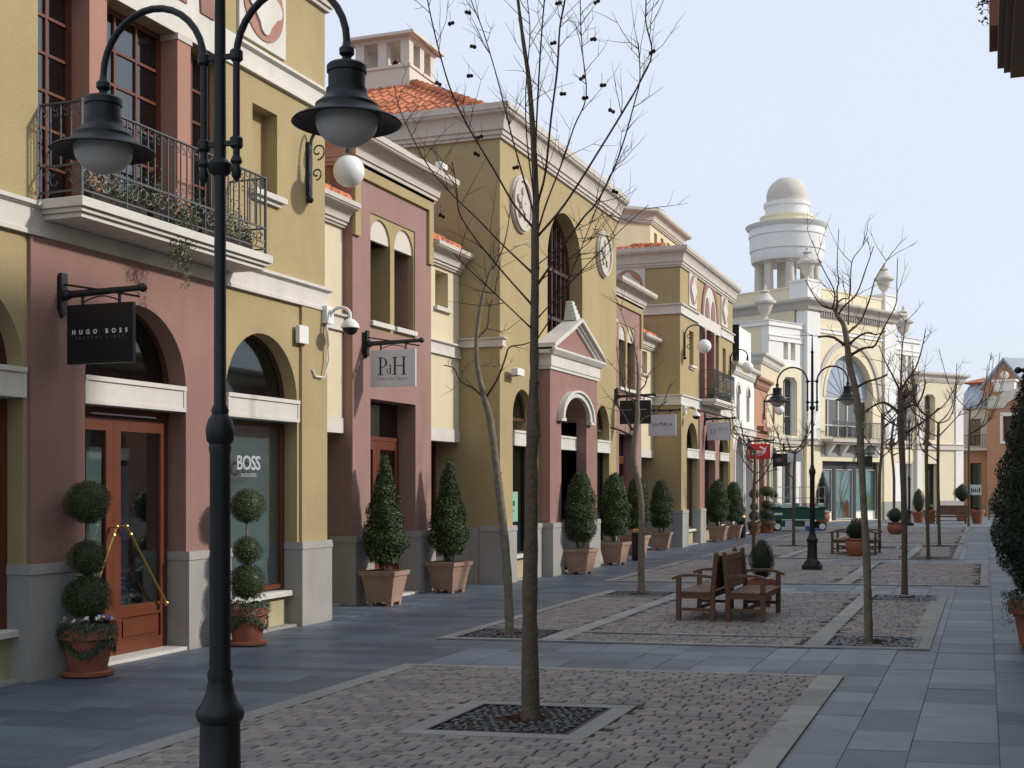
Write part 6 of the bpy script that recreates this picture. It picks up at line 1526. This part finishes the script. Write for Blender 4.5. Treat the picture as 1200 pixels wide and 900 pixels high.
# tall balcony building at the photographer's elbow: only the balcony corner shows, top right
frR = Frame(.62, 12.5, 0, -1)
rr_ = thing('balcony_house', 'shaded building whose stone balcony corner pokes in at the top right of the photo', 'building', frR.w(0, 0, 0))
MB(frR).poly(rect(0, 11, -.05, 7.6), [rect(4.6, 7.8, 4.55, 6.6), arch(2.6, 4.2, .02, 2.76), arch(5.0, 6.6, .02, 2.76), arch(7.4, 9.0, .02, 2.76)], -.25, 0).box(0, .25, -5, -.251, -.05, 7.6).box(10.75, 11, -5, -.251, -.05, 7.6).build('wall', 'yellow', rr_)
MB(frR).box(.26, 10.7, -5, -1, 0, 7.5).build('interior', 'dark', rr_)
MB(frR).sweep(cornice(7.55, 8.05, .26), [(0, -5), (0, 0), (11, 0), (11, -5)]).build('cornice', 'white', rr_)
for a0, a1 in ((2.6, 4.2), (5.0, 6.6), (7.4, 9.0)): lintel(rr_, frR, a0, a1); window(rr_, frR, a0, a1, .05, 2.5, -.24, 2, 1, 'wood', 'glassdark', .08, name='shop_window')
window(rr_, frR, 4.6, 7.8, 4.55, 6.6, -.24, 5, 5, 'wood', 'glassdark', .05)
bR = balcony(rr_, frR, 4.62, 7.8, .555, 4.13, 4.30); bR.data.materials[0] = M['brownedge']
MB(frR).box(4.635, 7.7, .30, .54, 4.302, 5.1).build('balcony_parapet', 'brownedge', rr_)
f_ = MB(); r_ = random.Random(44)
for k in range(9):
    a = 4.6 + r_.uniform(-.10, .12); d0_ = .56 + r_.uniform(0, .10); L_ = r_.uniform(.15, .5)
    for _ in range(int(260 * L_)):
        u = r_.random() * L_; f_.leaf(frR.w(a + .03 * math.sin(u * 12) + r_.gauss(0, .02), d0_ + r_.gauss(0, .02), 4.95 - u), Vector((r_.uniform(-1, 1), r_.uniform(-1, 1), r_.uniform(-1, 1))), r_.uniform(.02, .035), r_)
fp = thing('trailing_plant', 'dark trailing plant hanging from the balcony corner at the top right', 'balcony plant', frR.w(4.9, .4, 4.62))
f_.build('leaves', 'ivy', fp); MB(frR).bevbox(4.65, 5.1, .545, .60, 4.31, 4.86, .01).build('trough', 'terra', fp)

# small bracket of a right-hand shop sign beside the conifer
sR = thing('hanging_sign', 'black sign bracket poking in at the right edge, above the big conifer', 'shop sign', (1.3, 14.6, 3.0), 'hanging shop signs')
MB().tube([Vector((1.33, 14.6, 2.98)), Vector((.36, 14.6, 3.0))], .022, 8).sphere((.33, 14.6, 3.0), .038, 12).box(1.29, 1.34, 14.55, 14.65, 2.8, 3.2).box(.56, .58, 14.59, 14.61, 2.86, 2.99).box(1.02, 1.04, 14.59, 14.61, 2.86, 2.99).build('bracket', 'iron', sR, True)
MB().bevbox(.47, 1.2, 14.58, 14.62, 2.33, 2.87, .004).build('board', 'black', sR)

# ------------------------------------------------------------------ light, sky, camera
EL, AZ = 27.0, 19.0            # sun over the right-hand roofs, a little ahead
sun = bpy.data.lights.new('sun', 'SUN'); sun.energy = 3.05; sun.angle = R(3); sun.color = (1, .95, .89)
so = bpy.data.objects.new('sun', sun); COL.objects.link(so)
dvec = Vector((math.cos(R(EL)) * math.cos(R(AZ)), math.cos(R(EL)) * math.sin(R(AZ)), math.sin(R(EL))))
so.rotation_euler = dvec.to_track_quat('Z', 'Y').to_euler(); so.location = (10, 0, 20)
w = bpy.data.worlds.new('World'); scene.world = w; w.use_nodes = True
N = w.node_tree.nodes; L = w.node_tree.links; bg = N['Background']
sky = N.new('ShaderNodeTexSky'); sky.sky_type = 'NISHITA'; sky.sun_disc = False; sky.sun_elevation = R(EL); sky.sun_rotation = R(90 - AZ)
sky.air_density = 1.0; sky.dust_density = 3.0; sky.ozone_density = 1.2
tc = N.new('ShaderNodeTexCoord'); nz = N.new('ShaderNodeTexNoise'); nz.inputs['Scale'].default_value = 1.2; nz.inputs['Detail'].default_value = 5
L.new(tc.outputs['Generated'], nz.inputs['Vector'])
mr = N.new('ShaderNodeMapRange'); mr.inputs['To Min'].default_value = .72; mr.inputs['To Max'].default_value = .84; L.new(nz.outputs['Fac'], mr.inputs['Value'])
mx = N.new('ShaderNodeMix'); mx.data_type = 'RGBA'; mx.inputs['B'].default_value = (8.95, 9.75, 11.2, 1)     # thin bright high overcast
L.new(mr.outputs['Result'], mx.inputs['Factor']); L.new(sky.outputs['Color'], mx.inputs['A']); L.new(mx.outputs['Result'], bg.inputs['Color'])
bg.inputs['Strength'].default_value = .10
cam = bpy.data.cameras.new('camera'); co = bpy.data.objects.new('camera', cam); COL.objects.link(co); scene.camera = co
cam.sensor_width = 36; cam.sensor_fit = 'HORIZONTAL'; cam.lens = 36 * F / 1200; cam.shift_y = (HZ - 450) / 1200; cam.clip_end = 2000; cam.clip_start = .05
co.location = (0, 0, EYE); co.rotation_euler = (R(90), 0, TH)
scene.render.engine = 'CYCLES'
scene.cycles.max_bounces = 6; scene.cycles.transparent_max_bounces = 10
vs = scene.view_settings; vs.view_transform = 'Standard'; vs.look = 'None'; vs.gamma = 1; vs.exposure = 0.0

for _o in bpy.data.objects:
    if _o.get('label') and not 4 <= len(_o['label'].replace('-', ' ').split()) <= 16: print('LABEL', _o['label'])
